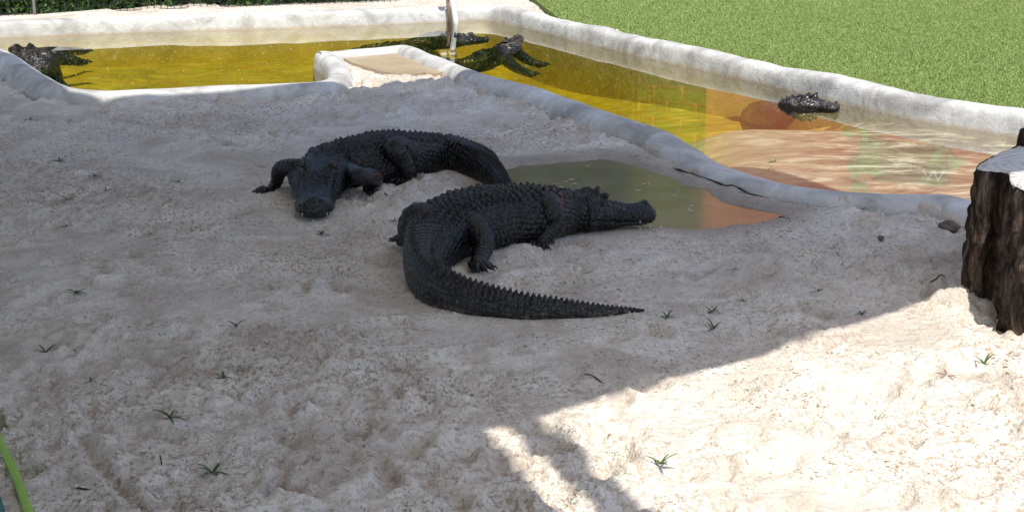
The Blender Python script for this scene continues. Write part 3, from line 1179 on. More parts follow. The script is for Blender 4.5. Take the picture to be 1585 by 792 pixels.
lay = [sail_g(-9, -3.5), sail_g(-.5, -3.5), sail_g(-1.0, 2.0), sail_g(-1.5, 6.0), sail_g(-2.3, 9.0), sail_g(-9, 10.5)]  # unseen extra sheet, added only to darken the left side of the sand
prism('added_shade_sheet', [(p[0] + 3, p[1] - 2) for p in lay], SAIL_Z + .06, SAIL_Z + .08, M['shade_blocker'], sail)
for (x, y) in (sail_g(-8.7, 10.6), sail_g(-8.7, -3.2), sail_g(.3, -3.2)):
    mb = MB()
    mb.tube([(x + 3, y - 2, -.3), (x + 3, y - 2, SAIL_Z - .003)], [.05, .05], 12)
    mb.build('post', M['post'], sail, True)
mb = MB()
_p = sail_pt(1716, 386, 0)
mb.tube([(_p[0] + 3, _p[1] - 2, -.3), (_p[0] + 3, _p[1] - 2, SAIL_Z - .003)], [.05, .05], 12)
mb.build('post', M['post'], sail, True)

# ================================================================ alligators
QT = np.array([  # q, half width, top, bottom  (metres at scale 1)
    (0.00, .008, .050, .036), (0.008, .030, .062, .026), (0.025, .050, .076, .018), (0.05, .064, .086, .014), (0.09, .074, .091, .012), (0.16, .078, .090, .010), (0.30, .073, .082, .008),
    (0.48, .084, .090, .004), (0.62, .100, .108, .002), (0.72, .118, .128, 0), (0.85, .142, .142, -.005), (1.00, .150, .146, -.01),
    (1.30, .138, .152, -.01), (1.60, .142, .172, -.012), (2.00, .165, .205, -.015), (2.50, .200, .226, -.02), (2.80, .182, .220, -.015),
    (3.00, .148, .204, -.012), (3.10, .112, .186, -.012), (3.25, .080, .156, -.012), (3.50, .056, .118, -.010), (3.68, .036, .080, -.008),
    (3.82, .020, .048, -.006), (3.92, .010, .026, -.003), (4.00, .003, .010, .0)])


def gator(name, pts, i_head, i_sh, i_hip, S, limbs, label, group=None, ds=.0042, nphi=216, teeth=True):
    """pts: spine from snout tip to tail tip as (x, y, base z)."""
    pts = np.array(pts, float)
    L0 = np.sum(np.linalg.norm(np.diff(pts, axis=0), axis=1))
    n = int(L0 / ds)
    C, s_ = catmull(pts, np.arange(len(pts))[:, None], n)
    L = s_[-1]
    kn = np.interp([0, i_head, i_sh, i_hip, len(pts) - 1], C[:, 3], s_)
    qv = np.interp(s_, kn, [0, 1, 2, 3, 4])
    w = np.interp(qv, QT[:, 0], QT[:, 1]) * S
    zt = np.interp(qv, QT[:, 0], QT[:, 2]) * S
    zb = np.interp(qv, QT[:, 0], QT[:, 3]) * S
    w = w * (1 + .12 * sstep(0, .05, qv) * (1 - sstep(.55, 1.0, qv)))
    ker = np.ones(9) / 9

    def sm(a):
        return np.concatenate([a[:4], np.convolve(a, ker, 'valid'), a[-4:]])
    w, zt, zb = sm(w), sm(zt), sm(zb)
    T = np.gradient(C[:, :3], axis=0)
    T /= np.linalg.norm(T, axis=1)[:, None]
    side = np.stack([T[:, 1], -T[:, 0], np.zeros(n)], 1)          # left/right in the ground plane
    side /= np.linalg.norm(side, axis=1)[:, None] + 1e-9
    # angles, denser on the back
    ph = np.linspace(0, 2 * math.pi, nphi, endpoint=False)
    ph = ph - .35 * np.sin(ph)                                    # 0 = dorsal midline
    pexp = np.interp(qv, [0, .6, 1, 1.6, 2.5, 3.0, 3.3, 4], [2.7, 2.6, 2.5, 2.25, 2.25, 2.4, 2.9, 2.4])
    sn, cs = np.sin(ph)[None], np.cos(ph)[None]
    e = (2 / pexp)[:, None]
    lat = w[:, None] * np.sign(sn) * np.abs(sn) ** e
    zc, hz_ = ((zt + zb) / 2)[:, None], ((zt - zb) / 2)[:, None]
    up = zc + hz_ * np.sign(cs) * np.abs(cs) ** e
    # tail cross section narrows upward
    tl = sstep(3.02, 3.3, qv)[:, None]
    rel = (up - zb[:, None]) / (zt - zb)[:, None]
    lat = lat * (1 - tl * .38 * np.clip(rel, 0, 1) ** 1.5)
    # outward normal in the section plane
    dl, du = np.roll(lat, -1, 1) - np.roll(lat, 1, 1), np.roll(up, -1, 1) - np.roll(up, 1, 1)
    nn = np.sqrt(dl ** 2 + du ** 2) + 1e-9
    nl_, nu_ = -du / nn, dl / nn
    nl_, nu_ = -nl_, -nu_
    sgn = np.sign(np.mean(nl_ * lat + nu_ * (up - zc)))
    nl_, nu_ = nl_ * sgn, nu_ * sgn
    # arc length from the dorsal midline
    seg = np.sqrt((np.roll(lat, -1, 1) - lat) ** 2 + (np.roll(up, -1, 1) - up) ** 2)
    arc = np.concatenate([np.zeros((n, 1)), np.cumsum(seg, 1)[:, :-1]], 1)
    tot = np.sum(seg, 1)[:, None]
    ell = np.where(arc > tot / 2, arc - tot, arc)
    al = np.abs(ell)
    Q = qv[:, None] + 0 * al
    Sg = s_[:, None] + 0 * al
    D = np.zeros_like(al)
    dorsal = np.clip(nu_, 0, 1)
    # ---- trunk armour
    cw, rl = .037 * S, .036 * S
    col = al / cw
    fc = col - np.floor(col)
    row = Sg / rl
    fr_ = row - np.floor(row)
    tr = sstep(1.62, 1.75, Q) * (1 - sstep(3.02, 3.2, Q))
    lim = np.interp(qv, [1.6, 2.0, 2.6, 3.0, 3.2], [.085, .135, .15, .12, .08])[:, None] * S
    inside = 1 - sstep(.85, 1.0, al / lim)
    jit = hash2(np.floor(row), np.floor(col) * np.sign(ell) + 50, 5)
    keel = np.clip(1 - np.abs(fc - .5) * 2.3, 0, 1) * np.where(fr_ < .78, (fr_ / .78) ** 1.2, (1 - fr_) / .22)
    plate = sstep(.03, .17, np.minimum(fc, 1 - fc)) * sstep(.03, .20, np.minimum(fr_, 1 - fr_))
    D += tr * inside * S * ((.0150 * keel * (.6 + .8 * jit) + .0125 * plate - .004) - .003)
    # ---- flank scales
    fw = .024 * S
    c2, r2_ = al / fw, Sg / (.030 * S) + .5 * (np.floor(al / fw) % 2)
    f2, g2 = c2 - np.floor(c2), r2_ - np.floor(r2_)
    sc = sstep(0, .3, np.minimum(f2, 1 - f2)) * sstep(0, .3, np.minimum(g2, 1 - g2))
    D += sstep(1.05, 1.4, Q) * (1 - sstep(3.0, 3.1, Q)) * (1 - inside * tr) * .0060 * S * (sc - .5)
    # folds behind the jaw
    D += .005 * S * np.sin(Sg / (.020 * S) + 1.2 * np.sin(al * 18)) * np.exp(-((Q - 1.28) / .16) ** 2) * sstep(.08, .14, al / S)
    # ---- neck knobs
    for (qq, ln_, amp, sg) in ((1.18, .035, .018, .018), (1.18, .08, .012, .016), (1.42, .030, .024, .020), (1.42, .085, .020, .019), (1.58, .032, .022, .018), (1.60, .085, .014, .018)):
        sc_ = np.interp(qq, [0, 1, 2, 3, 4], kn)
        D += amp * S * np.clip(1.3 * np.exp(-(((Sg - sc_) / (sg * S)) ** 2 + ((al - ln_ * S) / (sg * .8 * S)) ** 2)), 0, 1)
    # ---- tail: banded scales and saw-tooth crests
    rt = .037 * S * np.interp(qv, [3, 4], [1.05, .75])[:, None]
    rowt = Sg / rt
    ft = rowt - np.floor(rowt)
    band = sstep(0, .16, np.minimum(ft, 1 - ft))
    D += sstep(3.0, 3.12, Q) * .0070 * S * (band - .6) * np.interp(qv, [3, 3.9, 4], [1, .6, 0])[:, None]
    rows2 = al / (.026 * S)
    fr2 = rows2 - np.floor(rows2)
    D += sstep(3.0, 3.12, Q) * .0040 * S * (sstep(0, .2, np.minimum(fr2, 1 - fr2)) - .6) * np.interp(qv, [3, 3.7, 4], [1, .4, 0])[:, None]
    cpos = np.interp(qv, [3.0, 3.1, 3.40, 3.52, 4], [.085, .070, .022, 0, 0])[:, None] * S
    saw = np.where(ft < .72, (ft / .72) ** 1.1, (1 - ft) / .28)
    camp = np.interp(qv, [2.95, 3.1, 3.3, 3.5, 3.8, 3.97, 4], [0, .012, .018, .027, .022, .006, 0])[:, None] * S
    cwid = np.interp(qv, [3, 3.5, 4], [.016, .012, .006])[:, None] * S
    crest = camp * (.25 + .75 * saw) * np.exp(-((al - cpos) / cwid) ** 2)
    # ---- head
    hl = kn[1]
    hq = Sg / hl
    hd_ = (hq < 1.1)

    def g2d(q0, l0, sq, sl):
        return np.exp(-((hq - q0) / sq) ** 2 - ((np.abs(lat) - l0 * S) / (sl * S)) ** 2) * hd_ * dorsal
    D += S * (.042 * g2d(.70, .052, .055, .021) + .026 * g2d(.85, .066, .12, .016) - .010 * g2d(.86, 0, .10, .03))
    D += S * (.022 * g2d(.075, .0, .045, .035) - .016 * g2d(.062, .022, .014, .008))
    D += S * (-.014 * g2d(.55, .0, .10, .045) + .012 * g2d(.48, .060, .16, .012) + .006 * g2d(.30, .03, .05, .014))
    # cheek bulge and the mouth line
    D += S * .012 * np.exp(-((hq - .92) / .11) ** 2 - ((up - .055 * S) / (.035 * S)) ** 2) * hd_
    hs = np.interp(hq, [0, .05, .15, .3, .45, .6, .75, .9], [.032, .030, .026, .036, .034, .046, .052, .062]) * S
    hs = hs + .003 * S * np.sin(hq * 34)
    mouth = np.exp(-((up - hs) / (.0055 * S)) ** 2) * sstep(-.01, .004, hq) * (1 - sstep(.82, .9, hq)) * (1 - dorsal)
    D -= .011 * S * mouth
    D += .0028 * S * np.sin(hq * 95 + 3 * np.sin(lat * 120 / S)) * hd_ * sstep(.1, .2, hq)
    lat2 = lat + nl_ * D
    up2 = up + nu_ * D + crest
    V = C[:, None, :3] + side[:, None, :] * lat2[..., None]
    V[..., 2] = C[:, 2][:, None] + up2
    mbk = MB()
    Vv = V.reshape(-1, 3)
    ring = np.arange(nphi)
    rows_ = np.arange(n - 1)
    f0 = (rows_[:, None] * nphi + ring[None])
    f1 = (rows_[:, None] * nphi + np.roll(ring, -1)[None])
    Fq = np.stack([f0, f1, f1 + nphi, f0 + nphi], -1).reshape(-1, 4)
    mbk.V = [tuple(v) for v in Vv.tolist()]
    mbk.F = [tuple(f) for f in Fq.tolist()]
    mbk.F.append(tuple(range(nphi - 1, -1, -1)))
    mbk.F.append(tuple((n - 1) * nphi + k for k in range(nphi)))
    claws = []
    # ---- limbs: joints, radii, toe heading (radians in the ground plane), number of toes
    for (J, rad, head, nt_, tl_) in limbs:
        cr, _ = catmull([tuple(j) for j in J], np.array(rad)[:, None], 64)
        mbk.tube(cr[:, :3], list(cr[:, 3]), 20, wrinkle=.045)
        f = Vector(J[-1])
        r_ = rad[-1]
        hv_ = Vector((math.cos(head), math.sin(head), 0))
        # palm
        pal = [f - hv_ * r_ * .9 + Vector((0, 0, r_ * .35)), f + Vector((0, 0, r_ * .15)), f + hv_ * r_ * 1.1, f + hv_ * r_ * 1.7]
        mbk.tube(pal, [r_ * .8, r_ * 1.25, r_ * 1.2, r_ * .5], 12, flat=.55)
        for k in range(nt_):
            a = head + (k - (nt_ - 1) / 2) * .38
            ln_ = tl_ * (1 - .16 * abs(k - (nt_ - 1) / 2 + .3))
            dv = Vector((math.cos(a), math.sin(a), 0))
            b0 = f + dv * r_ * .9
            tp = [b0 + Vector((0, 0, .010)), b0 + dv * ln_ * .4 + Vector((0, 0, .018)), b0 + dv * ln_ * .8 + Vector((0, 0, .011)), b0 + dv * ln_ + Vector((0, 0, .004))]
            mbk.tube(tp, [.0125 * S, .0115 * S, .009 * S, .0055 * S], 8)
            claws.append((b0 + dv * ln_ * .95 + Vector((0, 0, .006)), b0 + dv * (ln_ + .022 * S) + Vector((0, 0, .000))))
    root = empty(name, (float(C[n // 3, 0]), float(C[n // 3, 1]), float(C[n // 3, 2])))
    off = np.array(root.location)
    tag(root, label, 'alligator', group)
    body = mesh_np('body', np.array(mbk.V) - off, mbk.F, M['gator'], root)
    # eyes
    ie = int(np.argmin(np.abs(s_ - hl * .70)))
    for sd_ in (-1, 1):
        sel = np.argmin(np.abs(lat[ie] - sd_ * .060 * S) + 10 * (up[ie] < zc[ie]))
        c = V[ie, sel] + side[ie] * sd_ * (.006 * S) - np.array([0, 0, .009 * S]) - T[ie] * .004
        bm = bmesh.new()
        bmesh.ops.create_uvsphere(bm, u_segments=12, v_segments=8, radius=.0125 * S)
        me = bpy.data.meshes.new('eye')
        bm.to_mesh(me)
        bm.free()
        me.materials.append(M['eye'])
        o = bpy.data.objects.new('eye', me)
        COL.objects.link(o)
        o.parent = root
        o.location = c - off
    if teeth:
        for sd_ in (-1, 1):
            for hq0 in (.035, .10, .24):
                it = int(np.argmin(np.abs(s_ - hl * hq0)))
                hz0 = np.interp(hq0, [0, .05, .15, .3, .45, .6, .75, .9], [.032, .030, .026, .036, .034, .046, .052, .062]) * S
                sel = np.argmin(np.abs(up[it] - hz0) + 10 * (lat[it] * sd_ < 0))
                c = Vector(V[it, sel] - off)
                sv = Vector(side[it]) * sd_
                mb = MB()
                mb.tube([c + sv * .003 + Vector((0, 0, .006 * S)), c + sv * .007, c + sv * .006 - Vector((0, 0, .012 * S))], [.0036 * S, .003 * S, .0006], 6)
                mb.build('tooth', M['tooth'], root, True)
    for (a, b) in claws:
        mb = MB()
        mb.tube([a - Vector(off), (a + b) / 2 - Vector(off) + Vector((0, 0, .003)), b - Vector(off)], [.0055 * S, .004 * S, .0008], 6)
        mb.build('claw', M['claw'], root, True)
    return root


def spine(lst, S=1.0, drop=0.0):
    """(px, py, centre height) -> (x, y, base z = 0)."""
    return [tuple(P(x, y, z).xy) + (b,) for (x, y, z, b) in lst]


def J(px, py, z):
    return P(px, py, z)


g1 = spine([(1006, 330, .045, .0), (985, 331, .05, .0), (955, 330, .055, 0), (925, 328, .065, 0), (896, 327, .07, 0), (868, 329, .075, 0), (838, 331, .09, 0), (800, 332, .105, 0), (760, 336, .11, 0),
            (718, 345, .11, 0), (684, 361, .10, 0), (663, 386, .09, 0), (658, 412, .085, 0), (674, 437, .075, 0), (712, 453, .065, 0), (760, 462, .06, 0), (812, 468, .055, 0), (870, 474, .04, 0), (930, 478, .025, 0), (997, 480, .005, 0)])
gator('alligator', g1, 4, 6, 10, 1.0, [
    ([J(842, 315, .15), J(852, 326, .14), J(858, 346, .09), J(846, 364, .05), J(836, 380, .015)], [.058, .060, .050, .036, .029], -1.75, 5, .050),
    ([J(704, 350, .12), J(726, 350, .13), J(747, 370, .10), J(745, 394, .055), J(737, 412, .03)], [.070, .066, .050, .036, .029], -.9, 4, .060),
    ([J(668, 355, .13), J(648, 342, .14), J(636, 352, .11), J(634, 374, .03)], [.08, .075, .055, .035], 2.6, 4, .05),
], 'black alligator lying curled on the sand, snout beside the olive puddle')

g2 = spine([(487, 330, .045, 0), (487, 322, .05, .004), (489, 309, .05, .014), (494, 293, .06, .026), (501, 278, .07, .034), (512, 269, .075, .028), (536, 260, .09, .012), (572, 249, .105, 0), (605, 242, .11, 0),
            (636, 237, .11, 0), (662, 235, .10, 0), (690, 235, .09, 0), (718, 240, .085, 0), (745, 250, .08, 0), (766, 262, .075, 0), (782, 277, .07, 0), (793, 292, .06, 0), (806, 306, .05, 0), (830, 314, .03, 0), (858, 316, .01, 0)])
gator('alligator', g2, 4, 6, 9, 1.0, [
    ([J(478, 262, .13), J(455, 259, .14), J(434, 262, .12), J(428, 282, .05), J(418, 297, .015)], [.042, .042, .037, .029, .023], 3.5, 5, .055),
    ([J(528, 258, .10), J(556, 272, .13), J(582, 276, .09), J(570, 291, .04), J(574, 302, .015)], [.042, .041, .036, .028, .023], -.7, 5, .055),
    ([J(630, 238, .15), J(613, 231, .19), J(622, 246, .14), J(631, 265, .08), J(622, 279, .03)], [.068, .062, .050, .037, .029], -2.0, 4, .055),
], 'black alligator with blunt snout resting on sand, tail reaching behind the curled one')

# ---- the four in the water
WB = -.15
g3 = spine([(1299, 167, -.02, -.060), (1290, 166, -.02, -.065), (1275, 163, -.02, -.07), (1258, 159, -.01, -.075), (1240, 155, 0, -.08), (1222, 151, 0, -.125), (1203, 147, 0, -.215), (1180, 143, -.12, -.37), (1154, 138, -.12, -.46),
            (1126, 132, -.12, -.48), (1100, 126, -.12, -.46), (1070, 119, -.12, -.43), (1040, 112, -.12, -.40), (1000, 102, -.12, -.34), (975, 94, -.12, -.33)])
gator('alligator', g3, 4, 6, 9, .76, [], 'grey-black alligator with its head above water beside the white far rim', ds=.011, nphi=84, teeth=False)

g4 = spine([(803, 55, 0, -.055), (800, 57, 0, -.062), (796, 60, 0, -.072), (791, 63, 0, -.085), (786, 66, 0, -.105), (779, 70, -.05, -.16), (770, 76, -.1, -.23), (755, 83, -.15, -.27), (738, 87, -.15, -.28),
            (715, 89, -.15, -.28), (690, 88, -.15, -.27), (665, 82, -.15, -.27), (640, 76, -.15, -.26)])
gator('alligator', g4, 4, 6, 8, .68, [
    ([J(790, 74, -.08), J(806, 86, -.11), J(822, 96, -.13), J(838, 101, -.15)], [.05, .045, .035, .028], .2, 4, .05),
    ([J(778, 84, -.09), J(790, 98, -.12), J(804, 108, -.14), J(822, 115, -.15)], [.055, .048, .035, .028], -.3, 4, .05),
], 'black alligator lifting its head out of the water near the pool corner', ds=.011, nphi=84, teeth=False)

g5 = spine([(757, 55, -.02, -.088), (751, 55, -.02, -.093), (741, 54.5, -.02, -.102), (730, 54, -.02, -.108), (718, 53.5, -.02, -.112), (708, 53.5, -.05, -.155), (697, 55, -.1, -.21), (675, 58, -.15, -.25), (655, 60, -.15, -.26),
            (625, 62, -.15, -.26), (600, 62, -.15, -.26), (560, 63, -.15, -.25), (530, 64, -.15, -.25)])
gator('alligator', g5, 4, 6, 8, .66, [], 'nearly submerged alligator with only eyes and nostrils above water below the pipe', ds=.011, nphi=84, teeth=False)

g6 = spine([(22, 70, 0, -.07), (26, 71.5, 0, -.075), (31, 74, 0, -.08), (37, 77, 0, -.08), (43, 80, 0, -.085), (49, 84, 0, -.12), (55, 88, 0, -.17), (62, 95, -.05, -.20), (70, 102, -.1, -.25),
            (80, 110, -.15, -.27), (93, 118, -.15, -.27), (108, 124, -.15, -.26), (126, 128, -.15, -.26)])
gator('alligator', g6, 4, 6, 8, .80, [
    ([J(58, 86, -.05), J(80, 82, -.08), J(108, 80, -.10), J(130, 80, -.14)], [.06, .05, .038, .028], .05, 4, .05),
    ([J(66, 95, -.05), J(88, 91, -.08), J(112, 94, -.11), J(128, 97, -.14)], [.07, .058, .042, .030], -.2, 4, .05),
], 'grey-knobbed alligator floating against the narrow end of the pool rim', ds=.011, nphi=84, teeth=False)

# ================================================================ tree stump
STZ = .49
top_px = [(1507, 259), (1513, 251), (1527, 243), (1548, 234), (1575, 222), (1605, 212), (1650, 206), (1710, 212), (1745, 228), (1750, 250), (1735, 275), (1700, 292), (1660, 302), (1625, 306), (1598, 303), (1580, 296), (1568, 287),
          (1560, 278), (1560, 270), (1555, 266), (1545, 264), (1533, 264), (1524, 264), (1514, 262)]
tp = [P(x, y, STZ) for x, y in top_px]
cxs, cys = sum(p.x for p in tp) / len(tp), sum(p.y for p in tp) / len(tp)
tpa = np.array([[p.x - cxs, p.y - cys] for p in tp])
tpa = np.vstack([tpa, tpa[:1]])
s_t = np.concatenate([[0], np.cumsum(np.linalg.norm(np.diff(tpa, axis=0), axis=1))])
NA = 240
qa = np.linspace(0, s_t[-1], NA, endpoint=False)
O2 = np.stack([np.interp(qa, s_t, tpa[:, k]) for k in range(2)], 1)
ker = np.ones(5) / 5
O2 = np.stack([np.convolve(np.concatenate([O2[-2:, k], O2[:, k], O2[:2, k]]), ker, 'valid') for k in range(2)], 1)
stump = empty('tree_stump', (cxs, cys, 0))
tag(stump, 'thick tree stump with rugged dark bark and pale weathered cut top', 'stump')
NR = 44
tn = np.roll(O2, -1, 0) - np.roll(O2, 1, 0)
tn /= np.linalg.norm(tn, axis=1)[:, None] + 1e-9
on = np.stack([-tn[:, 1], tn[:, 0]], 1)
if np.mean(np.sum(on * O2, 1)) < 0:
    on = -on
Vt = []
for r_ in range(NR):
    t = r_ / (NR - 1)
    z = STZ - .004 - t * (STZ + .09)
    th = np.arange(NA) / NA * 60
    rid = np.abs(fbm(th + .5 * np.sin(t * 7), np.full(NA, t * 2.2), 1.0, 3, 77, .5))
    rg2 = fbm(th, np.full(NA, t * 4.0), 1.8, 2, 78)
    d = -.006 - .10 * np.clip(.20 - rid, 0, 1) + .030 * rg2 + .022 * t ** 3 + .012 * math.sin(t * 5)
    if r_ == 0:
        d = d * .2 - .004
    Vt.append(np.stack([O2[:, 0] + on[:, 0] * d, O2[:, 1] + on[:, 1] * d, np.full(NA, z)], 1))
Vt = np.concatenate(Vt)
Ft = [(r_ * NA + k, r_ * NA + (k + 1) % NA, (r_ + 1) * NA + (k + 1) % NA, (r_ + 1) * NA + k) for r_ in range(NR - 1) for k in range(NA)]
mesh_np('bark', Vt, Ft, M['bark'], stump)
# cut top: rings shrinking to the heart, slightly uneven with saw steps
Vt, Ft = [], []
NRI = 14
for r_ in range(NRI):
    k = 1 - r_ / NRI
    px_, py_ = O2[:, 0] * k, O2[:, 1] * k
    if r_ == 0:
        px_, py_ = px_ - on[:, 0] * .006, py_ - on[:, 1] * .006
    z = STZ + .014 * fbm(px_, py_, 9, 3, 88) + .012 * (px_ * .6 - py_ * .4 > .02) - (.008 if r_ == 0 else 0)
    Vt.append(np.stack([px_, py_, z], 1))
Vt = np.concatenate(Vt)
Ft = [(r_ * NA + k, (r_ + 1) * NA + k, (r_ + 1) * NA + (k + 1) % NA, r_ * NA + (k + 1) % NA) for r_ in range(NRI - 1) for k in range(NA)]
Ft.append(tuple((NRI - 1) * NA + k for k in range(NA)))
mesh_np('cut_top', Vt, Ft, M['cut'], stump)
kb = P(1592, 219, STZ + .01) - Vector((cxs, cys, 0))
mb = MB()
mb.tube([kb - Vector((0, 0, .03)), kb + Vector((.004, 0, .02)), kb + Vector((.006, .004, .045)), kb + Vector((.006, .004, .05))], [.046, .044, .040, .028], 14)
mb.build('branch_stub', M['bark'], stump, True)

# ================================================================ pipe over the far rim
pw = P(705, 36, WZ)
pipe = empty('water_pipe', (pw.x, pw.y, WZ))
tag(pipe, 'white plastic fill pipe standing at the far pool rim with a looped top', 'pipe')
mb = MB()
mb.tube([(0.01, -.05, -.12), (.0, -.035, .05), (-.025, 0, .20), (-.035, .015, .27)], [.027] * 4, 14)
mb.build('riser', M['pvc'], pipe, True)
mb = MB()
mb.tube([(-.05, -.01, -.12), (-.055, 0.0, .05), (-.075, .03, .22)], [.016] * 3, 10)
mb.build('dark_side_tube', M['pipe_dark'], pipe, True)  # thin dark brown tube just left of the riser
mb = MB()
mb.tube([(-.034, .014, .262), (-.037, .018, .288)], [.036, .036], 14)
mb.build('coupling', M['pvc'], pipe, True)
mb = MB()
lp = [(-.036, .017, .28), (-.038, .02, .36), (-.045, .02, .405), (-.075, .02, .42), (-.105, .02, .405), (-.115, .02, .36), (-.117, .02, .29)]
mb.tube(lp, [.027] * 7, 14)
mb.build('return_loop', M['pvc'], pipe, True)
mb = MB()
mb.tube([(-.117, .02, .30), (-.118, .02, .262)], [.034, .034], 14)
mb.build('coupling', M['pvc'], pipe, True)

# ================================================================ hoses
def hose(name, pxs, r, m, label):
    pts = []
    for (x, y) in pxs:
        p = P(x, y, r)
        pts.append((p.x, p.y))
    c, _ = catmull(pts, np.zeros((len(pts), 1)), 90)
    zs = gz(c[:, 0], c[:, 1])
    k = np.ones(25) / 25
    zs = np.convolve(np.concatenate([np.full(12, zs[0]), zs, np.full(12, zs[-1])]), k, 'valid')
    mb = MB()
    mb.tube([(c[i, 0], c[i, 1], zs[i] + r * .85) for i in range(90)], r, 16)
    o = mb.build(name, m, None, True)
    tag(o, label, 'hose')


hose('garden_hose', [(-90, 520), (-45, 590), (0, 683), (24, 737), (44, 800), (64, 880), (60, 980)], .0118, M['hose'], 'lime green garden hose lying on the sand')
hose('garden_hose', [(-160, 640), (-80, 680), (-25, 740), (-2, 790), (6, 850), (-10, 960)], .0125, M['teal'], 'dark teal hose lying beside the lime green one')

# ================================================================ stone under the rim
def rock(name, px, py, r, label, m, seed, flat=.6):
    p = P(px, py, 0)
    bm = bmesh.new()
    bmesh.ops.create_icosphere(bm, subdivisions=3, radius=1)
    rr = random.Random(seed)
    ph_ = [rr.uniform(0, 6) for _ in range(6)]
    for v in bm.verts:
        n_ = v.co.normalized()
        k = 1 + .22 * math.sin(2.3 * n_.x + ph_[0]) * math.sin(2.9 * n_.y + ph_[1]) + .12 * math.sin(6 * n_.z + 5 * n_.x + ph_[2]) + .06 * math.sin(13 * n_.y + 9 * n_.x + ph_[3])
        v.co = Vector((n_.x * r * k * 1.4, n_.y * r * k, n_.z * r * k * flat))
    me = bpy.data.meshes.new(name)
    bm.to_mesh(me)
    bm.free()
    me.materials.append(m)
    o = bpy.data.objects.new(name, me)
    COL.objects.link(o)
    o.location = (p.x, p.y, float(gz(p.x, p.y)) + r * flat * .35)
    tag(o, label, 'stone')
    return o


rock('stone', 1468, 349, .036, 'dark stone wedged in a hollow under the pool rim', M['stone'], 4, .7)
rock('stone', 1362, 366, .016, 'small pebble on shaded sand by the wedged stone', M['stone'], 9)

# ================================================================ sprouts
def sprout_mesh(seed, n, ln, m):
    rr = random.Random(seed)
    mb = MB()
    for k in range(n):
        a = 6.283 * k / n + rr.uniform(-.5, .5)
        L_ = ln * rr.uniform(.6, 1.15)
        el = rr.uniform(.25, 1.15)
        w_ = ln * rr.uniform(.06, .10)
        d = Vector((math.cos(a), math.sin(a), 0))
        sdv = Vector((-math.sin(a), math.cos(a), 0))
        rows_ = []
        for j in range(5):
            t = j / 4
            ang = el - .75 * t
            p = d * L_ * t * math.cos(el * .8) + Vector((0, 0, L_ * (math.sin(el) * t - .42 * t * t)))
            ww = w_ * (1 - t ** 1.6) * (.6 + t * .8) + .0004
            rows_.append((p - sdv * ww, p + Vector((0, 0, -ww * .5)), p + sdv * ww))
        V = [v for r_ in rows_ for v in r_]
        V = [(v[0], v[1], max(v[2], .001)) for v in V]
        F = [(j * 3 + c, j * 3 + c + 1, j * 3 + c + 4, j * 3 + c + 3) for j in range(4) for c in (0, 1)]
        mb.add(V, F)
    o = mb.build('sprout', m, None, True)
    return o


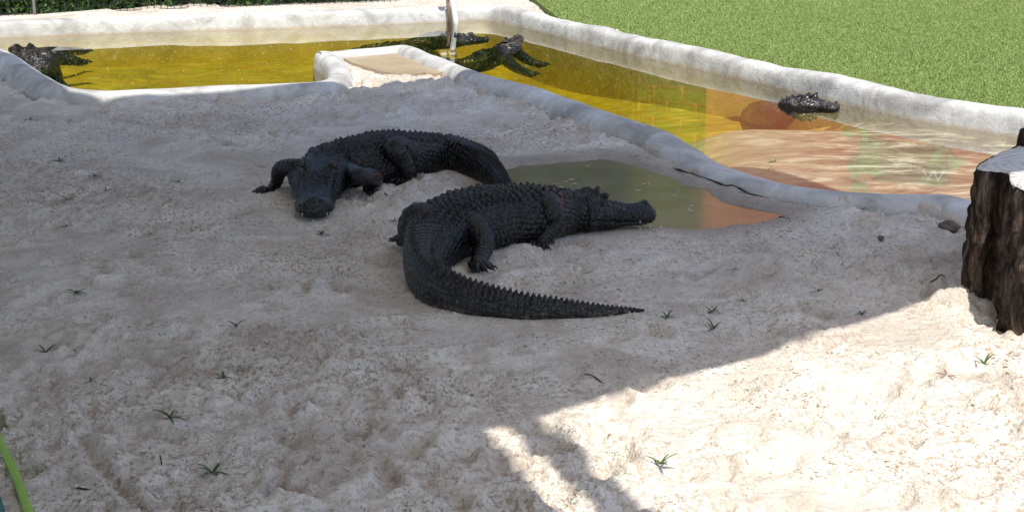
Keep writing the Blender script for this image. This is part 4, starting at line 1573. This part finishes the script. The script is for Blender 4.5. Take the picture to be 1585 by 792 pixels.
GS = 'green sprouts scattered on the sand'
lab_shade = 'small dark green sprout growing on open shaded sand'
protos = [(sprout_mesh(100 + k, 6 + k % 3, .05, M['sprout'])) for k in range(5)]
SPR = [(46, 190, .9, 'sprout on shaded sand close to the narrow end of the pool rim'), (93, 248, 1.0, None), (148, 277, .8, None), (164, 293, .8, None), (104, 310, .9, None), (276, 287, .9, 'sprout on sand beside the outstretched foot of the blunt-snouted alligator'), (102, 356, .7, None),
       (119, 460, 1.0, None), (366, 508, 1.0, None), (71, 546, 1.0, None), (346, 595, .9, None), (264, 661, 1.1, None), (330, 741, 1.0, 'spreading sprout on shaded sand next to the drag furrow'), (414, 540, .5, 'tiny sprout tip barely out of the shaded sand'),
       (498, 364, .9, 'small green sprout in front of the blunt-snouted alligator'), (610, 345, .6, 'tiny green sprout between the two big alligators'),
       (1032, 492, .9, 'dark sprout just past the tip of the curled tail'), (1102, 482, .8, 'dark sprout standing closest behind another sprout past the tail'), (1105, 508, 1.0, 'bright upright sprout at the edge of the sunlit sand'),
       (1266, 454, .7, 'small sprout on shaded sand between the curled tail and the stump'), (1150, 463, .5, 'very small sprout just beyond the pair of sprouts past the tail'), (1334, 486, .8, 'pale sprout by the shadow edge near the stump'), (1335, 327, .7, 'sprout growing beside the low end of the pool rim'),
       (1022, 734, 1.15, 'green sprout alone on the sunlit sand'), (1522, 572, 1.1, 'pale spidery sprout on sunlit sand in front of the stump'), (141, 600, .6, None)]
for k, (x, y, sc_, lb) in enumerate(SPR):
    o = protos[k] if k < 5 else protos[k % 5].copy()
    if k >= 5:
        COL.objects.link(o)
    p = P(x, y)
    o.location = (p.x, p.y, max(float(gz(p.x + dx_, p.y + dy_)) for dx_ in (-.015, 0, .015) for dy_ in (-.02, 0, .01)) - .002)
    o.scale = (sc_ * 1.15,) * 3
    o.rotation_euler = (0, 0, k * 2.1)
    tag(o, lb or lab_shade, 'sprout', GS)
# one sprig stuck on the wet apron of the rim
o = protos[2].copy()
COL.objects.link(o)
p = P(1196, 252, WZ + .012)
o.location = p
o.scale = (.95,) * 3
tag(o, 'green sprig lying at the water edge of the pool rim', 'sprout', GS)
d1 = sprout_mesh(300, 5, .05, M['dry'])
d1.name = 'dry_leaf'
p = P(1464, 592)
d1.location = (p.x, p.y, float(gz(p.x, p.y)) - .002)
tag(d1, 'curled reddish dry leaf on the sunlit sand', 'leaf')


def twig(px0, py0, px1, py1, r, label):
    a, b = P(px0, py0), P(px1, py1)
    pts = []
    for t in np.linspace(0, 1, 7):
        q_ = a.lerp(b, t)
        pts.append((q_.x, q_.y + .003 * math.sin(t * 4), max(float(gz(q_.x + e_, q_.y)) for e_ in (-.01, 0, .01)) + r * .3))
    mb = MB()
    mb.tube(pts, [r * .3, r * .55, r * .6, r * .5, r * .6, r * .45, r * .2], 6)
    tag(mb.build('twig', M['twig'], None, True), label, 'twig', 'twigs on the sand')


twig(905, 583, 935, 596, .004, 'thin dark twig on shaded sand before the sunlit patch')
twig(1432, 450, 1462, 443, .005, 'short dark twig lying beside the stump')
twig(1205, 335, 1222, 338, .005, 'dark twig at the end of the puddle')
twig(118, 768, 140, 771, .005, 'bit of dark debris between the hose and the drag furrow')
twig(248, 722, 252, 731, .003, 'tiny dark stick near the drag furrow')
